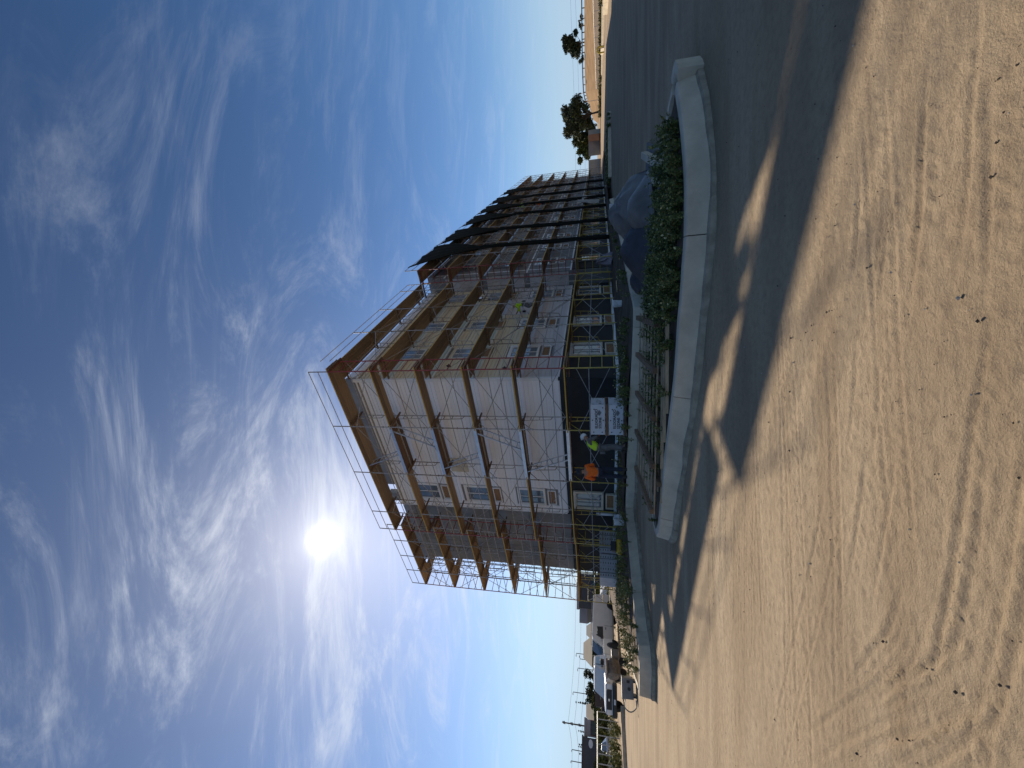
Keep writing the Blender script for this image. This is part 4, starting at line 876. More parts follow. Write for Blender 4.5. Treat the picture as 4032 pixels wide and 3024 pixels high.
def van(label, loc, rz):
    root = empty('van', loc, rz, label, 'van'); W_ = 1.0
    st = [(-2.75, sec(.94, .45, 1.05, 1.98, .80)), (-2.68, sec(.98, .36, 1.1, 2.06, .84)), (0.9, sec(W_, .34, 1.12, 2.10, .86)), (1.15, sec(W_, .34, 1.12, 2.06, .84)), (1.55, sec(W_, .34, 1.12, 1.72, .86)), (1.95, sec(.99, .34, 1.12, 1.22, .93)), (2.55, sec(.96, .36, 1.02, 1.08, .88)), (2.78, sec(.90, .42, .92, .96, .82)), (2.84, sec(.86, .48, .80, .86, .78))]
    loft_body(st, M_white, root)
    for x in (-1.75, 1.72):
        for sd in (1, -1): MB().lathe([(.46, -.02), (.46, .0), (.02, .0)], 20, M=Matrix.Translation((x, sd*1.005, .42)) @ Matrix.Rotation(-PI/2*sd, 4, 'X')).build('wheel_arch', M_plas, root); wheel(root, x, sd*.92, .37, .24, sd)
    for sd in (1, -1):
        y = lambda z_: sd*(W_*.985+(-.125)*(z_-1.12)/.9+.012)
        mb = MB(); panel(mb, [(.25, y(1.22), 1.22), (1.28, y(1.22), 1.22), (1.12, y(1.55), 1.55), (.92, y(1.86)-.008*sd, 1.86), (.25, y(1.86)-.008*sd, 1.86)]); mb.build('side_window', M_dglass, root)
        mb = MB(); mb.box((.16, sd*1.012-.004, .5), (.175, sd*1.012+.004, 1.9)) if False else None
        MB().box((.32, sd*1.0-.012, .98), (.5, sd*1.0+.02, 1.03)).build('door_handle', M_plas, root)
        MB().box((1.18, sd*1.0-.02, 1.2), (1.3, sd*1.28, 1.42)).build('mirror', M_plas, root, bevel=.03)
        MB().box((2.66, sd*.55-.2, .72), (2.83, sd*.55+.28 if sd > 0 else sd*.55+.2, .9)).build('headlight', M_lens, root)
        MB().box((-2.77, sd*.86-.06, .9), (-2.70, sd*.86+.06, 1.25)).build('tail_light', M_red, root)
    mb = MB(); panel(mb, [(2.02, .86, 1.26), (2.02, -.86, 1.26), (1.63, -.80, 1.74), (1.24, -.72, 2.08), (1.24, .72, 2.08), (1.63, .80, 1.74)]); mb.build('windscreen', M_dglass, root)
    MB().box((2.74, -.42, .62), (2.87, .42, .9)).build('grille', M_plas, root, bevel=.02); MB().box((2.70, -.92, .36), (2.98, .92, .58)).build('bumper', M_plas, root, bevel=.05); MB().box((-2.9, -.9, .40), (-2.7, .9, .56)).build('bumper', M_plas, root, bevel=.04)
    for x in (-1.9, -.4, .8): MB().tube([(x, -.78, 2.05), (x, -.78, 2.2), (x, .78, 2.2), (x, .78, 2.05)], .016, 5).build('roof_rack', M_rustg, root)
    MB().box((.17, .99, .45), (.18, 1.008, 1.1)).box((.17, -1.008, .45), (.18, -.99, 1.1)).box((1.5, .985, .45), (1.51, 1.008, 1.1)).box((1.5, -1.008, .45), (1.51, -.985, 1.1)).build('door_gap', M_plas, root)
    return root
def pickup(label, loc, rz):
    root = empty('pickup_truck', loc, rz, label, 'truck'); W_ = 1.0
    s2 = lambda w_, zb, zt: [(w_*.88, zb), (w_*.98, zb+.1), (w_, zb+.3), (w_*.99, zt-.12), (w_*.96, zt-.03), (w_*.88, zt)]
    loft_body([(-.62, s2(1.0, .50, 1.18)), (.2, s2(1.0, .50, 1.18)), (1.0, s2(1.0, .50, 1.19)), (1.25, s2(1.0, .50, 1.22)), (2.5, s2(.99, .55, 1.17)), (2.72, s2(.95, .6, 1.13)), (2.80, s2(.92, .66, 1.06))], M_white, root, 'front_body')
    # bed as open box
    MB().box((-2.85, -1.0, .55), (-.66, -.92, 1.2)).box((-2.85, .92, .55), (-.66, 1.0, 1.2)).box((-2.85, -.92, .6), (-.66, .92, .66)).box((-.72, -.92, .66), (-.66, .92, 1.2)).box((-2.87, -.92, .6), (-2.8, .92, 1.18)).build('bed', M_white, root, bevel=.012)
    loft_body([(-.60, [(.93, 1.16), (.93, 1.2), (.90, 1.35), (.80, 1.75), (.74, 1.84), (.70, 1.85)]), (-.52, [(.95, 1.16), (.95, 1.2), (.92, 1.35), (.82, 1.82), (.76, 1.89), (.70, 1.90)]), (.55, [(.95, 1.16), (.95, 1.2), (.92, 1.35), (.82, 1.83), (.76, 1.9), (.70, 1.91)]), (.78, [(.95, 1.16), (.95, 1.2), (.92, 1.35), (.83, 1.76), (.77, 1.83), (.70, 1.85)]), (1.32, [(.95, 1.16), (.95, 1.18), (.92, 1.2), (.9, 1.21), (.86, 1.22), (.8, 1.225)])], M_white, root, 'cab')
    mb = MB(); panel(mb, [(1.27, .80, 1.27), (1.27, -.80, 1.27), (.80, -.72, 1.82), (.80, .72, 1.82)]); mb.build('windscreen', M_dglass, root)
    for sd in (1, -1):
        mb = MB(); panel(mb, [(-.42, sd*.935, 1.26), (1.02, sd*.935, 1.26), (.68, sd*.845, 1.74), (-.38, sd*.838, 1.76)]); mb.build('side_window', M_glass2, root)
        MB().bar((.72, sd*.94, 1.25), (.55, sd*.85, 1.76), .03, .03).build('window_divider', M_plas, root)
        MB().box((.62, sd*.98, 1.2), (.84, sd*1.28, 1.46)).build('mirror', M_plas, root, bevel=.03)
        MB().box((-.38, sd*1.0-.01, 1.02), (-.20, sd*1.0+.025, 1.07)).build('door_handle', M_chrome, root)
        MB().box((2.42, sd*.76-.20, .82), (2.775, sd*.76+.20, 1.06)).build('headlight', M_lens, root, bevel=.03)
        for x in (-1.95, 1.82):
            MB().lathe([(.47, -.02), (.47, .0), (.02, .0)], 20, M=Matrix.Translation((x, sd*1.005, .5)) @ Matrix.Rotation(-PI/2*sd, 4, 'X')).build('wheel_arch', M_plas, root); wheel(root, x, sd*.90, .40, .27, sd, M_galv)
        MB().box((.93, sd*1.004-.003, .6), (.94, sd*1.004+.003, 1.14)).box((-.56, sd*1.004-.003, .6), (-.55, sd*1.004+.003, 1.14)).build('door_gap', M_plas, root)
    MB().box((2.70, -.60, .74), (2.84, .60, 1.08)).build('grille', M_plas, root, bevel=.03); MB().box((2.66, -.97, .42), (3.0, .97, .70)).build('bumper', M_plas, root, bevel=.06)
    MB().lathe([(.09, 0), (.09, .012)], 16, M=Matrix.Translation((2.842, 0, .92)) @ Matrix.Rotation(PI/2, 4, 'Y') @ Matrix.Scale(.5, 4, (1, 0, 0))).build('badge', M_chrome, root)
    MB().box((2.999, -.16, .50), (3.008, .16, .62)).build('number_plate', M_buck, root)
    return root
def car(label, loc, rz, m_, grp=None):
    root = empty('car', loc, rz, label, 'car', grp)
    s2 = lambda w_, zb, zt, wt: [(w_*.88, zb), (w_, zb+.15), (w_, .75), (w_*.97, min(.88, zt-.02)), (wt, zt-.03), (wt*.9, zt)]
    loft_body([(-2.2, s2(.78, .4, .9, .72)), (-1.9, s2(.88, .3, 1.0, .78)), (-1.2, s2(.9, .26, 1.42, .62)), (.1, s2(.9, .26, 1.46, .62)), (.95, s2(.9, .26, .98, .78)), (1.9, s2(.86, .3, .86, .74)), (2.2, s2(.76, .4, .72, .66))], m_, root)
    for sd in (1, -1):
        mb = MB(); panel(mb, [(-1.15, sd*.885, .93), (.75, sd*.885, .93), (.15, sd*.655, 1.40), (-1.0, sd*.665, 1.38)]); mb.build('side_window', M_dglass, root)
        for x in (-1.35, 1.35): wheel(root, x, sd*.82, .32, .2, sd)
    mb = MB(); panel(mb, [(.93, .74, 1.02), (.93, -.74, 1.02), (.2, -.6, 1.46), (.2, .6, 1.46)]); mb.build('windscreen', M_dglass, root)
    return root
hv = math.atan2(-.90, -.43); van('dirty white cargo van with roof rack behind the weedy strip', (-21.0, 34.6, 0), hv)
hp = math.atan2(-.97, .12); pickup('white pickup truck with black grille parked by the grey generator', (-20.6, 29.0, 0), hp)
M_silver = mat('silver_paint', (.45, .47, .5), (.38, .4, .43), 2, .25, metal=.5)
# ------------------------------------------------------------------ site machines
c0 = gp(*Z5(872, 890), 0); c0 = Vector((c0.x, c0.y, 0))
M_gen = mat('generator_grey', (.20, .21, .215), (.15, .155, .16), 3, .5)
root = empty('generator', c0, R(25), 'grey box generator with a looped hose at the kerb nose', 'generator'); root.scale = (.64,)*3
MB().box((-.55, -.38, .18), (.55, .38, .86)).build('housing', M_gen, root, bevel=.03); MB().box((-.57, -.40, .86), (.57, .40, .9)).build('lid', M_gen, root)
MB().box((.30, -.392, .4), (.46, -.381, .6)).build('panel', M_plas, root); MB().lathe([(.1, 0), (.1, .02)], 14, M=Matrix.Translation((.0, -.385, .45)) @ Matrix.Rotation(PI/2, 4, 'X')).build('socket', M_plas, root)
for sx in (-.4, .4): MB().box((sx-.05, -.38, 0), (sx+.05, .38, .18)).build('skid', M_plas, root)
MB().tube(densify([Vector(v) for v in ((-.5, -.3, .7), (-.95, -.45, .75), (-1.15, -.5, .4), (-.9, -.5, .06), (-.5, -.6, .05))], .1), .035, 8).build('hose', M_gen, root)
c1 = gp(*Z5(790, 720), 0)
root = empty('mortar_mixer', c1, R(70), 'muddy mortar mixer with drum, engine and small wheels', 'mixer'); root.scale = (.8,)*3
MB().lathe([(.05, -.55), (.38, -.5), (.46, -.2), (.46, .2), (.38, .5), (.05, .55)], 18, M=Matrix.Translation((0, 0, .95)) @ Matrix.Rotation(PI/2, 4, 'Y')).build('drum', M_rustg, root); MB().box((-.45, -.35, 1.3), (.45, .35, 1.42)).build('grate', M_rustg, root)
MB().box((.65, -.3, .55), (1.25, .3, 1.05)).build('engine_cover', M_gen, root, bevel=.05)
for a_, b_ in (((-.7, -.4, .5), (1.3, -.4, .5)), ((-.7, .4, .5), (1.3, .4, .5)), ((-.6, -.4, .5), (-.6, -.4, 1.0)), ((-.6, .4, .5), (-.6, .4, 1.0)), ((.6, -.4, .5), (.6, -.4, 1.0)), ((.6, .4, .5), (.6, .4, 1.0)), ((1.3, 0, .5), (2.2, 0, .45))): MB().tube([a_, b_], .03, 6).build('frame_tube', M_rustg, root)
for sd in (-1, 1): wheel(root, .2, sd*.55, .28, .18, sd, M_rustg)
MB().tube([(2.1, 0, .45), (2.1, 0, 0)], .025, 6).build('prop_stand', M_rustg, root)
# ------------------------------------------------------------------ trees and shrubs
def leaf_crown(blobs, n, size, seed, mats_, name, parent, mixp=(.6, .3, .1)):
    r2 = np.random.default_rng(seed); vs = []; fs = []; mi = []
    tot = sum(b[3]**2 for b in blobs)
    for (x, y, z_, rd) in blobs:
        m_ = int(n*rd*rd/tot)
        d = r2.normal(size=(m_, 3)); d /= np.linalg.norm(d, axis=1)[:, None]; rad = rd*(r2.random(m_)**.45)*(.80+.3*vnoise(d[:, 0]*4+seed, d[:, 2]*4+d[:, 1]*3)*2)
        c = np.array([x, y, z_])+d*rad[:, None]*np.array([1, 1, .82]); a = r2.normal(size=(m_, 3)); a /= np.linalg.norm(a, axis=1)[:, None]; b = np.cross(a, r2.normal(size=(m_, 3))); b /= np.linalg.norm(b, axis=1)[:, None]
        s_ = size*(.5+r2.random(m_))[:, None]
        for k in range(m_):
            o_ = len(vs); vs += [tuple(c[k]-a[k]*s_[k]), tuple(c[k]+b[k]*s_[k]*.45), tuple(c[k]+a[k]*s_[k]), tuple(c[k]-b[k]*s_[k]*.45)]; fs.append((o_, o_+1, o_+2, o_+3))
        mi += list(r2.choice(len(mats_), m_, p=mixp[:len(mats_)] if abs(sum(mixp[:len(mats_)])-1) < 1e-6 else None))
    mb = MB(); mb.v = vs; mb.f = fs; mb.m = [int(v) for v in mi]
    me_ = mb.mesh(name, mats_); return obj(name, me_, parent)
def tree(label, loc, h, w_, seed, mats_, n=5000, leaf=.28, trunkh=.35, name='tree', nb=11, grp=None, mixp=(.6, .3, .1), lean=0):
    r2 = random.Random(seed); root = empty(name, loc, r2.uniform(0, 6), label, 'tree', grp)
    th = h*trunkh; tr = MB(); tr.tube([(0, 0, -.2), (lean*.3, .05, th*.5), (lean, 0, th), (lean*1.2, .1, h*.72)], [h*.030, h*.024, h*.019, h*.006], 8)
    blobs = []
    for k in range(nb):
        a = k*2.4+r2.uniform(-.4, .4); rr_ = w_/2*r2.uniform(.25, .78); z_ = th*.85+(h-th)*r2.uniform(.12, .86); sz = w_*r2.uniform(.15, .27)
        c = Vector((lean+rr_*math.cos(a), rr_*math.sin(a), z_)); blobs.append((c.x, c.y, c.z, sz)); st_ = Vector((lean, 0, th*r2.uniform(.75, 1.1)))
        tr.tube([st_, st_.lerp(c, .5)+Vector((0, 0, .15)), c], [h*.012, h*.008, h*.003], 5)
    blobs.append((lean, 0, h*.82, w_*.2)); blobs.append((lean, 0, h*.6, w_*.28))
    tr.build('trunk', M_bark, root, smooth=True); leaf_crown(blobs, n, leaf, seed, mats_, 'crown', root, mixp); return root
def at(px, dist, z=None):
    d = ray(*px); k = dist/math.hypot(d.x, d.y); p = CAM+d*k
    if z is not None: p.z = z
    return p
ZR = zoom(2200, 350, .2110); ZR2 = zoom(2200, 0, .2110)
LM = [M_leafd, M_leafo, M_leafy]
pz = lambda px, dist: at(px, dist).z
b = at(ZR(700, 430), 112, .75); tree('large dusty olive tree beside the tan trailer', (b.x, b.y, .7), 9.2, 8.6, 3, [M_leafo, M_leafd, M_leafy], 9000, .30, .22, nb=16, mixp=(.62, .25, .13), lean=.5)
b = at(ZR(700, 880), 121, .7); tree('dark green broad tree behind the tan trailer', (b.x, b.y, .7), 7.2, 7.0, 5, [M_leafd, M_leafy, M_leafo], 6500, .30, .2, nb=13, mixp=(.6, .3, .1))
b = at(ZR(700, 1130), 117, .7); tree('yellow-green tree behind the grey container', (b.x, b.y, .7), 6.2, 5.2, 6, [M_leafy, M_leafd, M_leafo], 4500, .28, .22, nb=10, mixp=(.6, .3, .1))
# ------------------------------------------------------------------ embankment and its fence
M_dry = mat('dry_grass', (.36, .235, .13), (.25, .16, .085), .35, .95, .6, 3, coord='World', spec=.05)
pts_top = [at(ZR2(478, -60), 150), at(ZR2(480, 600), 158), at(ZR2(482, 1100), 168), at(ZR(500, 60), 178), at(ZR(560, 280), 186)]
pts_bot = [at(ZR2(640, -60), 118), at(ZR2(660, 600), 124), at(ZR2(690, 1100), 132), at(ZR(690, 0), 138), at(ZR(690, 320), 150)]
mb = MB(); vs = []; nseg = 24; nc = len(pts_top)
ext0 = (pts_top[0]-pts_top[1])*2.2; ext1 = (pts_top[-1]-pts_top[-2])*1.5
T = densify([pts_top[0]+ext0]+pts_top+[pts_top[-1]+ext1], 6); Bm = densify([pts_bot[0]+ext0]+pts_bot+[pts_bot[-1]+ext1], 6)
nT = 60; T = [T[int(i*(len(T)-1)/nT)] for i in range(nT+1)]; Bm = [Bm[int(i*(len(Bm)-1)/nT)] for i in range(nT+1)]
rowsE = []
for i in range(nT+1):
    t_, b_ = T[i].copy(), Bm[i].copy(); b_.z = .5; e_ = t_+(t_-b_).normalized()*70; e_.z = t_.z-.3
    line_ = []
    for k in range(9): f = k/8; p = b_.lerp(t_, f); p.z += .18*float(vnoise(np.array(p.x*.35), np.array(p.y*.35)))*(0 < k < 8); line_.append(p)
    line_ += [e_, Vector((e_.x, e_.y, -1))]; line_.insert(0, Vector((b_.x, b_.y, -1))); rowsE += line_
kk = 12
mb.add(rowsE, [(i*kk+j, (i+1)*kk+j, (i+1)*kk+j+1, i*kk+j+1) for i in range(nT) for j in range(kk-1)]); o = mb.build('embankment', M_dry, smooth=True); tag(o, kind='structure')
# guard rail along the crest
root = empty('guard_rail', T[10], 0, 'dark posted guard rail along the crest of the dry embankment', 'guard rail'); M_rustd = mat('rail_dark', (.04, .038, .035), (.03, .028, .026), 3, .8)
for i in range(6, 52, 1):
    for f in (0, .5):
        p = T[i].lerp(T[i+1], f)-T[10]; MB().box((p.x-.09, p.y-.09, p.z-.3), (p.x+.09, p.y+.09, p.z+.85)).build('post', M_rustd, root)
for i in range(6, 52): MB().bar(T[i]-T[10]+Vector((0, 0, .72)), T[i+1]-T[10]+Vector((0, 0, .72)), .1, .32).build('rail_beam', M_rustd, root)
b = at(ZR2(470, 790), 172); tree('dark evergreen tree standing on the embankment crest', (b.x, b.y, b.z-.2), 7.6, 7.8, 9, [M_leafd, M_leafo], 8000, .32, .16, nb=15, mixp=(.75, .25))
for i, (px, hh, ww) in enumerate((((465, 470), 1.6, 2.2), ((465, 1120), 1.5, 3.0), ((465, 300), 1.1, 1.6))):
    b = at(ZR2(*px), 166); tree(['rounded small bush on the crest by the guard rail', 'low dark shrub on the crest past the evergreen', 'small bush on the crest near a square sign'][i], (b.x, b.y, b.z-.3), hh+.3, ww, 20+i, [M_leafd, M_leafo], 900, .18, .2, 'shrub', 6, 'crest shrubs', (.7, .3))
# chain-link fence at the foot of the bank
M_wire = mat('chain_link', (.16, .16, .165), (.12, .12, .125), 3, .6, metal=.2, alpha=.55); M_pole = mat('fence_pole', (.42, .42, .41), (.33, .33, .32), 3, .5, metal=.4)
fa = [at(ZR2(640, -40), 100), at(ZR2(655, 500), 106), at(ZR2(672, 900), 112), at(ZR2(690, 1300), 118), at(ZR2(700, 1659), 122)]
fb = densify(fa, 3.2); zf0 = .35
root = empty('chain_link_fence', (fb[0].x, fb[0].y, zf0), 0, 'grey chain-link fence with slender posts below the dry bank', 'fence')
for i, p in enumerate(fb):
    q = p-fb[0]; z1 = p.z-zf0; MB().tube([(q.x, q.y, -.1), (q.x, q.y, z1)], .04, 6).build('post', M_pole, root)
    if i < len(fb)-1:
        q2 = fb[i+1]-fb[0]; z2 = fb[i+1].z-zf0; mb = MB(); panel(mb, [(q.x, q.y, .05), (q2.x, q2.y, .05), (q2.x, q2.y, z2-.03), (q.x, q.y, z1-.03)]); mb.build('mesh_panel', M_wire, root); MB().tube([(q.x, q.y, z1), (q2.x, q2.y, z2)], .03, 5).build('top_rail', M_pole, root)
# scrub at the bank foot, low kerbs
sp4 = []; rr = random.Random(21)
for k in range(160):
    px = rr.uniform(0, 1); p = at(ZR2(800-10*rr.random(), -40+1700*px), rr.uniform(88, 100)+px*6, .4); sp4.append((p.x, p.y, .38))
for k in range(120):
    p = at(ZR(760, rr.uniform(0, 520)), rr.uniform(96, 108), .5); sp4.append((p.x, p.y, .45))
weeds('bank_scrub', 'rough olive scrub growing along the foot of the embankment', sp4, .25, .7, 12, .25, [M_leafo, M_leaf2, M_flow], (.6, .3, .02))
def longbox(name, label, cat, a, b, z0, z1, wd, m_, grp=None, struct=False):
    a = Vector((a.x, a.y, 0)); b = Vector((b.x, b.y, 0)); o = MB().bar((0, 0, (z1-z0)/2), (b-a)+Vector((0, 0, (z1-z0)/2)), wd, z1-z0).build(name, m_, None, loc=(a.x, a.y, z0))
    return tag(o, kind='structure') if struct else tag(o, label, cat, grp)
K1 = gp(*Z6(640, 800)); K2 = gp(*Z6(640, 1060)); K3 = gp(*Z6(640, 1450))
longbox('far_kerb', '', '', K1+Vector((0, 2, 0)), K3, -.1, .34, .25, M_conc, None, True)
longbox('far_kerb', '', '', at(ZR2(910, -80), 62), at(ZR2(905, 240), 66), -.05, .62, .3, M_conc, None, True)
longbox('far_kerb', '', '', at(ZR2(850, 990), 84), at(ZR2(850, 870), 80), .1, .75, .3, M_conc, None, True)
longbox('far_kerb', '', '', at(ZR2(830, 1380), 92), at(ZR2(830, 100), 80), .2, .62, .25, M_conc, None, True)
# planted verge right of the long wing
sp5 = []
for k in range(260):
    u = rr.random(); p = K1.lerp(K3, .2+.85*u); sp5.append((p.x+rr.uniform(.2, 1.0), p.y+rr.uniform(.8, 7), .05))
weeds('verge_weeds', 'dark green verge of low weeds behind the far kerb', sp5, .2, .5, 12, .16, WM)
# container, trailer, shed
M_box = mat('container_grey', (.30, .29, .27), (.25, .24, .225), .8, .7); M_box2 = mat('container_beige', (.36, .33, .28), (.30, .275, .235), .8, .7); M_brn = mat('trailer_brown', (.33, .16, .085), (.27, .13, .07), .8, .6)
def container(label, a, b, z0, h_, dpt, m_, ribs=14, door=None, name='container'):
    a = Vector((a.x, a.y, z0)); b = Vector((b.x, b.y, z0)); d = b-a; ln_ = Vector((d.x, d.y, 0)).length; root = empty(name, a, math.atan2(d.y, d.x), label, 'container')
    MB().box((0, 0, 0), (ln_, dpt, h_)).build('shell', m_, root)
    for k in range(ribs): x = (k+.5)*ln_/ribs; MB().box((x-ln_/ribs*.22, -.035, .12), (x+ln_/ribs*.22, 0.0, h_-.12)).build('corrugation', m_, root)
    for x in (.05, ln_-.05): MB().box((x-.06, -.05, 0), (x+.06, .01, h_)).build('corner_post', m_, root)
    MB().box((0, -.05, h_-.1), (ln_, .0, h_+.01)).build('top_beam', m_, root)
    if door:
        for k in range(4): x = door+k*.55; MB().tube([(x, -.07, .1), (x, -.07, h_-.1)], .03, 6).build('lock_bar', M_pole, root)
    return root
container('grey site office container with a blank long side', at(ZR(770, 1230), 108), at(ZR(770, 960), 108), .55, 2.75, 2.5, M_box, 18)
container('weathered container with lock bars behind the scaffold end', at(ZR(780, 1640), 104), at(ZR(780, 1300), 104), .5, 2.8, 2.5, M_box2, 12, 1.0)
container('tan plywood trailer with brown door side under the trees', at(ZR(770, 955), 106), at(ZR(770, 830), 106), .9, 2.3, 2.4, M_brn, 4)
container('pale beige site shed beside the brown trailer', at(ZR(770, 828), 108), at(ZR(770, 745), 109), .6, 2.7, 2.5, M_box2, 4)
# signs and hydrant on the right
M_osign = mat('sign_orange', (.75, .26, .03), (.65, .22, .03), 2, .6)
b = at(ZR(700, 210), 120, .6); root = empty('orange_sign', b, R(35), 'small orange road-work sign on a post by the big tree', 'sign'); MB().tube([(0, 0, 0), (0, 0, 3.6)], .05, 6).build('post', M_pole, root); MB().box((-.5, -.06, 3.0), (.5, -.03, 4.0)).build('plate', M_osign, root); MB().box((-.18, -.065, 3.3), (.18, -.061, 3.7)).build('symbol', M_plas, root)
b = at(ZR(495, 75), 172); root = empty('diamond_sign', (b.x, b.y, b.z-.3), R(35), 'back of a grey diamond road sign on the crest', 'sign'); MB().tube([(0, 0, 0), (0, 0, 2.4)], .05, 6).build('post', M_pole, root); MB().box((-.6, -.04, -.6), (.6, 0, .6), 0, Matrix.Translation((0, 0, 2.2)) @ Matrix.Rotation(PI/4, 4, 'Y')).build('plate', M_rustg, root)
b = at(ZR2(470, 370), 166); root = empty('square_sign', (b.x, b.y, b.z-.3), R(35), 'back of a dark square sign standing on the crest', 'sign'); MB().tube([(0, 0, 0), (0, 0, 2.0)], .05, 6).build('post', M_pole, root); MB().box((-.75, -.04, .9), (.75, 0, 2.1)).build('plate', M_rustg, root)
b = at(ZR2(815, 920), 78, .35); root = empty('backflow_valve', b, 0, 'yellow backflow valve assembly standing by the far kerb', 'valve'); root.scale = (.75,)*3; Yv = mat('valve_yellow', (.55, .40, .04), (.42, .3, .03), 3, .5)
MB().tube(densify([Vector(v) for v in ((-.6, 0, -.1), (-.6, 0, .9), (-.45, 0, 1.1), (.45, 0, 1.1), (.6, 0, .9), (.6, 0, -.1))], .2), .13, 10).build('pipe', Yv, root)
for sx in (-.25, .25): MB().lathe([(.2, -.05), (.2, .05)], 12, M=Matrix.Translation((sx, 0, 1.1)) @ Matrix.Rotation(PI/2, 4, 'Y')).build('flange', Yv, root); MB().tube([(sx, 0, 1.1), (sx, 0, 1.5)], .04, 6).lathe([(.16, 0), (.16, .03)], 12, M=Matrix.Translation((sx, 0, 1.5))).build('handwheel', Yv, root)
# utility line poles and wires
def catenary(a, b, sag, n=14): return [a.lerp(b, i/n)-Vector((0, 0, 4*sag*(i/n)*(1-i/n))) for i in range(n+1)]
M_pw = mat('pole_wood', (.09, .075, .06), (.06, .05, .04), 2, .9)
def wire(label, pts, r_, grp): o = MB().tube([p-pts[0] for p in pts], r_, 4).build('power_line', M_plas, None, loc=pts[0]); tag(o, label, 'wire', grp)
for k, (ya, yb) in enumerate((((275, 1600), (160, 0)), ((360, 1600), (255, 0)), ((448, 1400), (362, 0)))):
    a = dp(*ZR(ya[0], ya[1]), 190) if False else at(ZR(ya[0], ya[1]), 190); b = at(ZR2(yb[0], yb[1]-300), 210)
    wire(['uppermost of the three thin wires over the embankment', 'middle one of the three thin wires over the embankment', 'lowest of the three thin wires over the embankment'][k], catenary(a+(a-b)*.6, b+(b-a)*.5, 1.2), .035, 'wires over the embankment')
# ------------------------------------------------------------------ left background
def house(label, xl, xr, ztop_px, dist, base, dpt, m_wall, m_roof, gable=False, name='house', windows=(), win_m=M_dglass, flat_cap=True, wallh=None):
    """pixel columns xl (left) .. xr (right) in the Z5 zoom, roof line at zoom x = ztop_px"""
    a = at(Z5(ztop_px, xl), dist); b = at(Z5(ztop_px, xr), dist); h_ = (a.z+b.z)/2-base; a.z = b.z = base; d = b-a; ln_ = d.length
    root = empty(name, a, math.atan2(d.y, d.x), label, 'building'); wh = wallh*h_ if wallh else h_*(.62 if gable else .94)
    MB().box((0, 0, -.3), (ln_, dpt, wh)).build('wall', m_wall, root)
    if gable:
        e = .5; MB().add([(-e, -e, wh), (ln_+e, -e, wh), (ln_+e, dpt+e, wh), (-e, dpt+e, wh), (ln_*.18, dpt/2, h_), (ln_*.82, dpt/2, h_)], [(0, 1, 5, 4), (1, 2, 5), (2, 3, 4, 5), (3, 0, 4), (3, 2, 1, 0)]).build('roof', m_roof, root)
    else: MB().box((-.25, -.25, wh), (ln_+.25, dpt+.25, h_)).build('parapet', m_roof, root)
    for (u, v0, v1, ww) in windows:
        wn = MB().box((u*ln_-ww/2-.12, -.06, v0*h_-.12), (u*ln_+ww/2+.12, .02, v1*h_+.12)).build('window', M_trim if win_m is M_dglass else win_m, root); MB().box((u*ln_-ww/2, -.09, v0*h_), (u*ln_+ww/2, -.061, v1*h_)).build('pane', M_dglass, wn)
    return root
mw = lambda n_, c: mat(n_, c, tuple(v*.85 for v in c), .4, .9)
M_slate = mw('roof_slate', (.10, .10, .105)); M_tan = mw('stucco_tan', (.33, .30, .25)); M_wdk = mw('stucco_dark', (.085, .085, .095)); M_wlt = mw('stucco_light', (.36, .36, .38)); M_brw = mw('stucco_brown', (.13, .095, .08)); M_rf = mw('roof_brown', (.20, .17, .13)); M_wred = mat('window_trim_red', (.14, .06, .05), None, 2, .7)
house('dark grey warehouse with an oval sign on its wall', 1760, 1352, 345, 96, 0, 18, M_wdk, M_wdk, name='warehouse', wallh=.97)
root = [o for o in bpy.data.objects if o.name == 'warehouse'][0]
MB().lathe([(.6, 0), (.6, .05)], 20, M=Matrix.Translation((4.6, -.03, 3.3)) @ Matrix.Rotation(PI/2, 4, 'X') @ Matrix.Scale(.62, 4, (0, 1, 0))).build('oval_sign', M_buck, root)
house('light grey commercial block with three red-framed windows', 1350, 1182, 370, 98, 0, 15, M_wlt, M_wlt, name='commercial_block', windows=((.3, .45, .72, .7), (.55, .45, .72, .7), (.8, .45, .72, .7)), win_m=M_wred)
house('grey-roofed gabled house behind the street trees', 1200, 1010, 382, 112, 0, 10, M_wdk, M_rf, True, windows=((.3, .3, .5, 1.2), (.6, .3, .5, 1.2)))
house('dark brown hipped house with a lilac window past the van', 640, 395, 352, 92, 0, 11, M_brw, M_rf, True, windows=((.25, .36, .55, 1.6), (.65, .3, .5, 1.2)))
house('dark long low house joined behind the brown one', 400, 250, 385, 100, 0, 11, M_brw, M_slate, True)
house('beige flat-roofed building with a cornice behind the van', 236, 96, 325, 84, 0, 12, M_tan, M_wlt, name='beige_block', wallh=.72)
house('dark grey shop with teal awning seen through the scaffold end', 105, -230, 300, 78, 0, 14, M_wdk, M_wlt, name='shop', wallh=.93)
root = [o for o in bpy.data.objects if o.name == 'shop'][0]
MB().box((3.2, -1.2, 2.1), (8.8, -.02, 2.7)).build('awning', mw('awning_teal', (.02, .09, .09)), root); MB().lathe([(.75, 0), (.75, .05)], 20, M=Matrix.Translation((6.6, -.03, 4.0)) @ Matrix.Rotation(PI/2, 4, 'X')).build('round_emblem', M_tape, root)
for x in (3.6, 6.0, 8.3): wn = MB().box((x-.8, -.05, .3), (x+.8, .01, 1.9)).build('window', M_plas, root); MB().box((x-.7, -.08, .4), (x+.7, -.051, 1.8)).build('pane', M_dglass, wn)
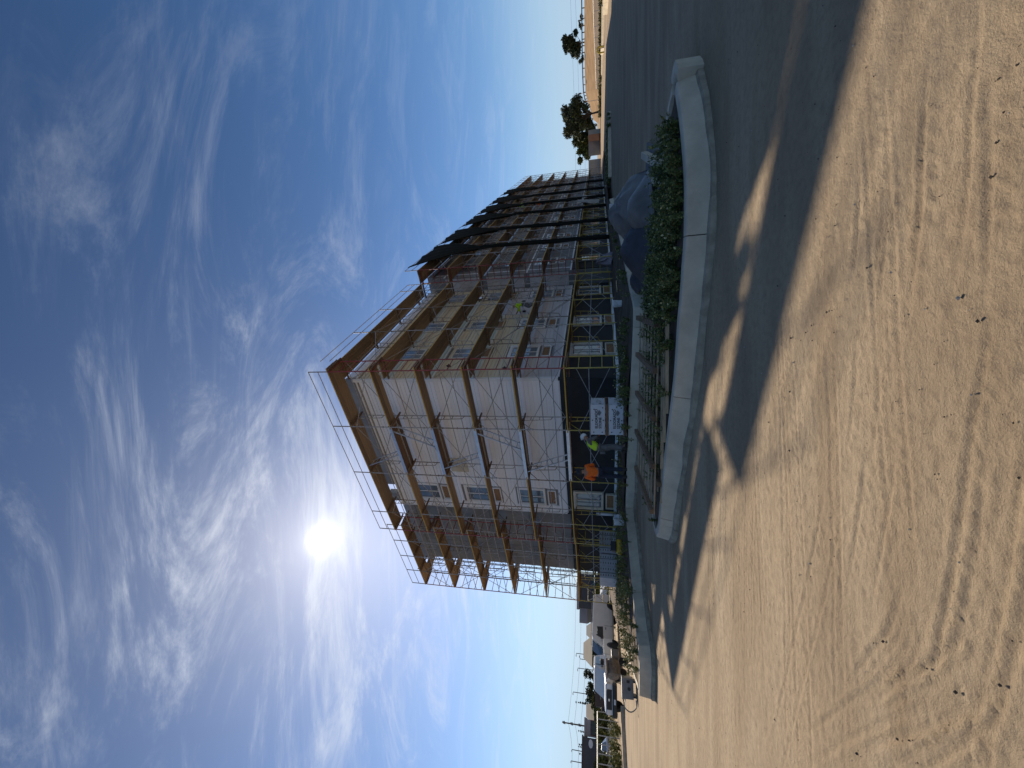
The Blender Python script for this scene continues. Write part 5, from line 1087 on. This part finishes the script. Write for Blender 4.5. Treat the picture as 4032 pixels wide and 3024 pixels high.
# ridge of roofs and a brown fence far back
longbox('board_fence', 'long brown board fence running behind the parked pickup', 'fence', at(Z5(470, 1060), 100), at(Z5(470, 400), 100), 0, 2.6, .3, M_brw)
for i, (y, d_, h_, w_, m3, n_) in enumerate(((742, 118, None, 3.6, 0, 1200), (930, 112, None, 5.0, 0, 1500), (860, 115, None, 3.2, 1, 1000), (990, 104, None, 3.6, 1, 1000), (680, 96, None, 3.4, 1, 900), (1140, 84, None, 3.8, 2, 1200), (1250, 74, None, 3.0, 2, 1000), (1390, 70, None, 3.4, 2, 1200), (1500, 66, None, 3.0, 2, 1000), (1620, 60, None, 3.4, 2, 1300), (20, 70, None, 3.2, 2, 1000), (-60, 68, None, 3.0, 2, 900), (180, 74, None, 2.4, 0, 700), (560, 90, None, 3.0, 0, 900))):
    topx = {742: 335, 930: 372, 860: 392, 990: 385, 680: 440, 1140: 455, 1250: 500, 1390: 480, 1500: 530, 1620: 455, 20: 470, -60: 450, 180: 440, 560: 440}[y]
    b = at(Z5(topx, y), d_); ht = max(b.z, 1.6)
    ms = [[M_leafd, M_leafo], [M_leafd, M_leafy], [M_leafy, M_leafo]][m3]
    tree(['round dark tree above the far fence', 'bushy tree left of the gabled house', 'small tree beside the bushy one', 'green tree at the corner of the fence', 'small pale tree behind the pickup cab', 'yellowish street tree above the pickup bonnet', 'thin street tree by the commercial block', 'young street tree before the warehouse corner', 'low street tree next to the silver car', 'loose street tree before the oval sign', 'planted tree below the teal awning', 'planted tree at the shop edge', 'dark little tree beside the beige building', 'dark shrubby tree in front of the brown house'][i], (b.x, b.y, 0), ht, min(w_, ht*1.1), 40+i, ms, n_, .2, .28, 'street_tree', 8, 'trees across the street', (.65, .35))
def cypress(label, y, topx, dist):
    b = at(Z5(topx, y), dist); root = empty('cypress_tree', (b.x, b.y, 0), 0, label, 'tree', 'slender cypress trees'); MB().tube([(0, 0, -.1), (0, 0, b.z*.9)], [.15, .04], 6).build('trunk', M_bark, root)
    leaf_crown([(0, 0, b.z*f, .55*(1.08-f)+.12) for f in np.linspace(.18, .98, 12)], 900, .16, int(y), [M_leafd], 'crown', root, (1.0,))
for lab, y, tx in (('tallest slender cypress beside the gabled house', 1020, 285), ('slender cypress over the commercial block roof', 1300, 312), ('slender cypress at the warehouse corner', 1430, 318), ('shorter cypress next to the warehouse corner one', 1450, 312), ('slender cypress behind the warehouse roof', 1520, 322)): cypress(lab, y, tx, 125)
# poles and street lamps
def upole(label, y, topx, dist, arms=3):
    b = at(Z5(topx, y), dist); root = empty('utility_pole', (b.x, b.y, 0), R(-40), label, 'pole', 'utility poles'); MB().tube([(0, 0, -.2), (0, 0, b.z)], [.2, .13], 8).build('shaft', M_pw, root)
    for k in range(arms): zq = b.z-.6-k*1.9; MB().box((-1.4, -.08, zq-.09), (1.4, .08, zq+.09)).build('crossarm', M_pw, root); [MB().tube([(sx, 0, zq), (sx, 0, zq+.45)], .06, 6).build('insulator', M_pole, root) for sx in (-1.25, -.6, .6, 1.25)]
    return b
b1 = upole('tall utility pole with three crossarms above the commercial block', 1215, 157, 130)
def slamp(label, y, topx, dist, left=True):
    b = at(Z5(topx, y), dist); root = empty('street_lamp', (b.x, b.y, 0), R(-40), label, 'street lamp', 'street lamps along the far road'); MB().tube([(0, 0, -.1), (0, 0, b.z)], [.11, .07], 8).build('shaft', M_pw, root); sx = -1 if left else 1
    MB().tube([(0, 0, b.z-.05), (sx*1.6, 0, b.z+.1)], .05, 6).build('arm', M_pw, root); MB().box((sx*1.3, -.14, b.z+.02), (sx*2.1, .14, b.z+.16)).build('lamp_head', M_pole, root)
for lab, y, tx in (('street lamp above the oval sign', 1590, 242), ('street lamp at the warehouse end', 1480, 250), ('street lamp above the gabled house trees', 922, 262), ('street lamp over the far fence by the round tree', 690, 308), ('short street lamp beside the brown house roof', 602, 330), ('street lamp rising over the brown house', 547, 293)): slamp(lab, y, tx, 120, y != 602)
for k in range(3):
    a = at(Z5(215+k*62, 1215), 130); c = at(Z5(262+k*52, 60), 150); e = at(Z5(232+k*62, 1800), 128)
    wire(['topmost power line from the tall utility pole to the scaffold', 'middle power line from the tall utility pole to the scaffold', 'bottom power line from the tall utility pole to the scaffold'][k], catenary(a, c+(c-a)*.3, 1.0), .03, 'power lines at the tall pole')
    wire(['topmost power line from the tall utility pole past the warehouse', 'middle power line from the tall utility pole past the warehouse', 'bottom power line from the tall utility pole past the warehouse'][k], catenary(a, e, .7), .03, 'power lines at the tall pole')
# far parking: cars, kerb, rail
b = gp(*Z5(640, 1500), 0); car('silver sedan parked in front of the warehouse trees', (at(Z5(640, 1560), 62).x, at(Z5(640, 1560), 62).y, 0), R(-75), M_silver)
for i, y in enumerate((60, 10)): p = at(Z5(590, y), 60+3*i, 0); car(['white car parked behind the van roof', 'white car parked before the shop hedge'][i], (p.x, p.y, 0), R(190), M_white)
a = gp(*Z5(735, 1275), .2); c = gp(*Z5(752, 1660), .2); d = (c-a); longbox('street_kerb', '', '', a-d*.6, c+d*1.2, -.1, .22, .3, M_conc, None, True)
a = at(Z5(500, 1110), 46); c = at(Z5(500, 1720), 40); root = empty('pipe_rail', (a.x, a.y, 0), 0, 'long pale pipe rail on posts in front of the street trees', 'rail'); MB().tube([(0, 0, a.z), (c.x-a.x, c.y-a.y, c.z)], .045, 8).build('rail_tube', M_pole, root)
for f in np.linspace(0, 1, 8): q = Vector(((c.x-a.x)*f, (c.y-a.y)*f, 0)); MB().tube([q-Vector((0, 0, .1)), q+Vector((0, 0, a.z+(c.z-a.z)*f))], .035, 6).build('post', M_pole, root)
sp6 = []
for k in range(90):
    p = at(Z5(660, rr.uniform(1240, 1750)), rr.uniform(38, 56), 0); sp6.append((p.x, p.y, 0))
for k in range(160):
    p = at(Z5(660, rr.uniform(-150, 1250)), rr.uniform(46, 62), 0); sp6.append((p.x, p.y, 0))
weeds('street_hedge', 'rough green hedge of low shrubs along the street edge', sp6, .35, .9, 14, .2, [M_leafy, M_leaf2, M_leafd], (.5, .3, .1))
# bits lying about the building foot
rr = random.Random(33); nm = ['grey offcut board on the pad under the ladders', 'short offcut board by the orange worker', 'thin strip of wood along the wall foot', 'dark scrap plank near the white bucket', 'pale board on the pad before the nets']
for i, (t, s, ln_) in enumerate(((-.7, 4.0, 1.2), (-1.0, 6.8, .6), (-.5, 2.0, 1.8), (5.0, -1.1, .9), (17.5, -1.9, 1.6))):
    p = L(t, s); a_ = rr.uniform(0, 3); o = MB().bar((0, 0, 0), (math.cos(a_)*ln_, math.sin(a_)*ln_, .01), .11, .03).build('scrap_board', M_lum if i % 2 else M_conc2, None, loc=(p.x, p.y, padz(p.x, p.y)+.03)); tag(o, nm[i], 'board')
p = L(11.6, -.6); root = empty('plastic_heap', (p.x, p.y, .54), 0, 'crumpled heap of grey plastic at the yellow scaffold feet', 'plastic')
mb = MB(); mb.lathe([(.05, .95), (.22, .85), (.34, .5), (.42, .15), (.45, 0)], 16); mb.v = [(x+rr.uniform(-.1, .1), y+rr.uniform(-.1, .1), max(0, z_+rr.uniform(-.08, .08))) for x, y, z_ in mb.v]; mb.build('sheet', mat('plastic_mauve', (.24, .21, .23), (.16, .14, .16), 5, .4), root)
for i, (t, zq, hgt) in enumerate(((30.2, 3.4, 2.2), (33.0, 3.0, 2.0))):
    mb = MB(); vs = [L(t+u*2.4, -1.02-.12*math.sin(u*9+v*4), zq-v*hgt*(.7+.3*math.sin(u*5))) for v in np.linspace(0, 1, 7) for u in np.linspace(0, 1, 12)]; mb.add(vs, [(r_*12+c_, r_*12+c_+1, (r_+1)*12+c_+1, (r_+1)*12+c_) for r_ in range(6) for c_ in range(11)]); o = mb.build('plastic_sheet', M_tarp, smooth=True); tag(o, ['torn clear plastic sheet hanging low between the nets', 'second torn plastic sheet hanging near the ground past the first'][i], 'sheet')

p = gp(*Z6(628, 1530), .1); root = empty('frame_stack', (p.x, p.y, 0), TH, 'low dark stack of unused scaffold frames at the far kerb', 'frames')
for k in range(7):
    for a_, b_ in (((0, 0), (2.0, 0)), ((0, .9), (2.0, .9)), ((.3, 0), (.3, .9)), ((.9, 0), (.9, .9)), ((1.5, 0), (1.5, .9))): MB().tube([(a_[0]+.05*k, a_[1], .06+k*.09), (b_[0]+.05*k, b_[1], .06+k*.09)], .028, 5).build('frame_tube', M_rustg, root)
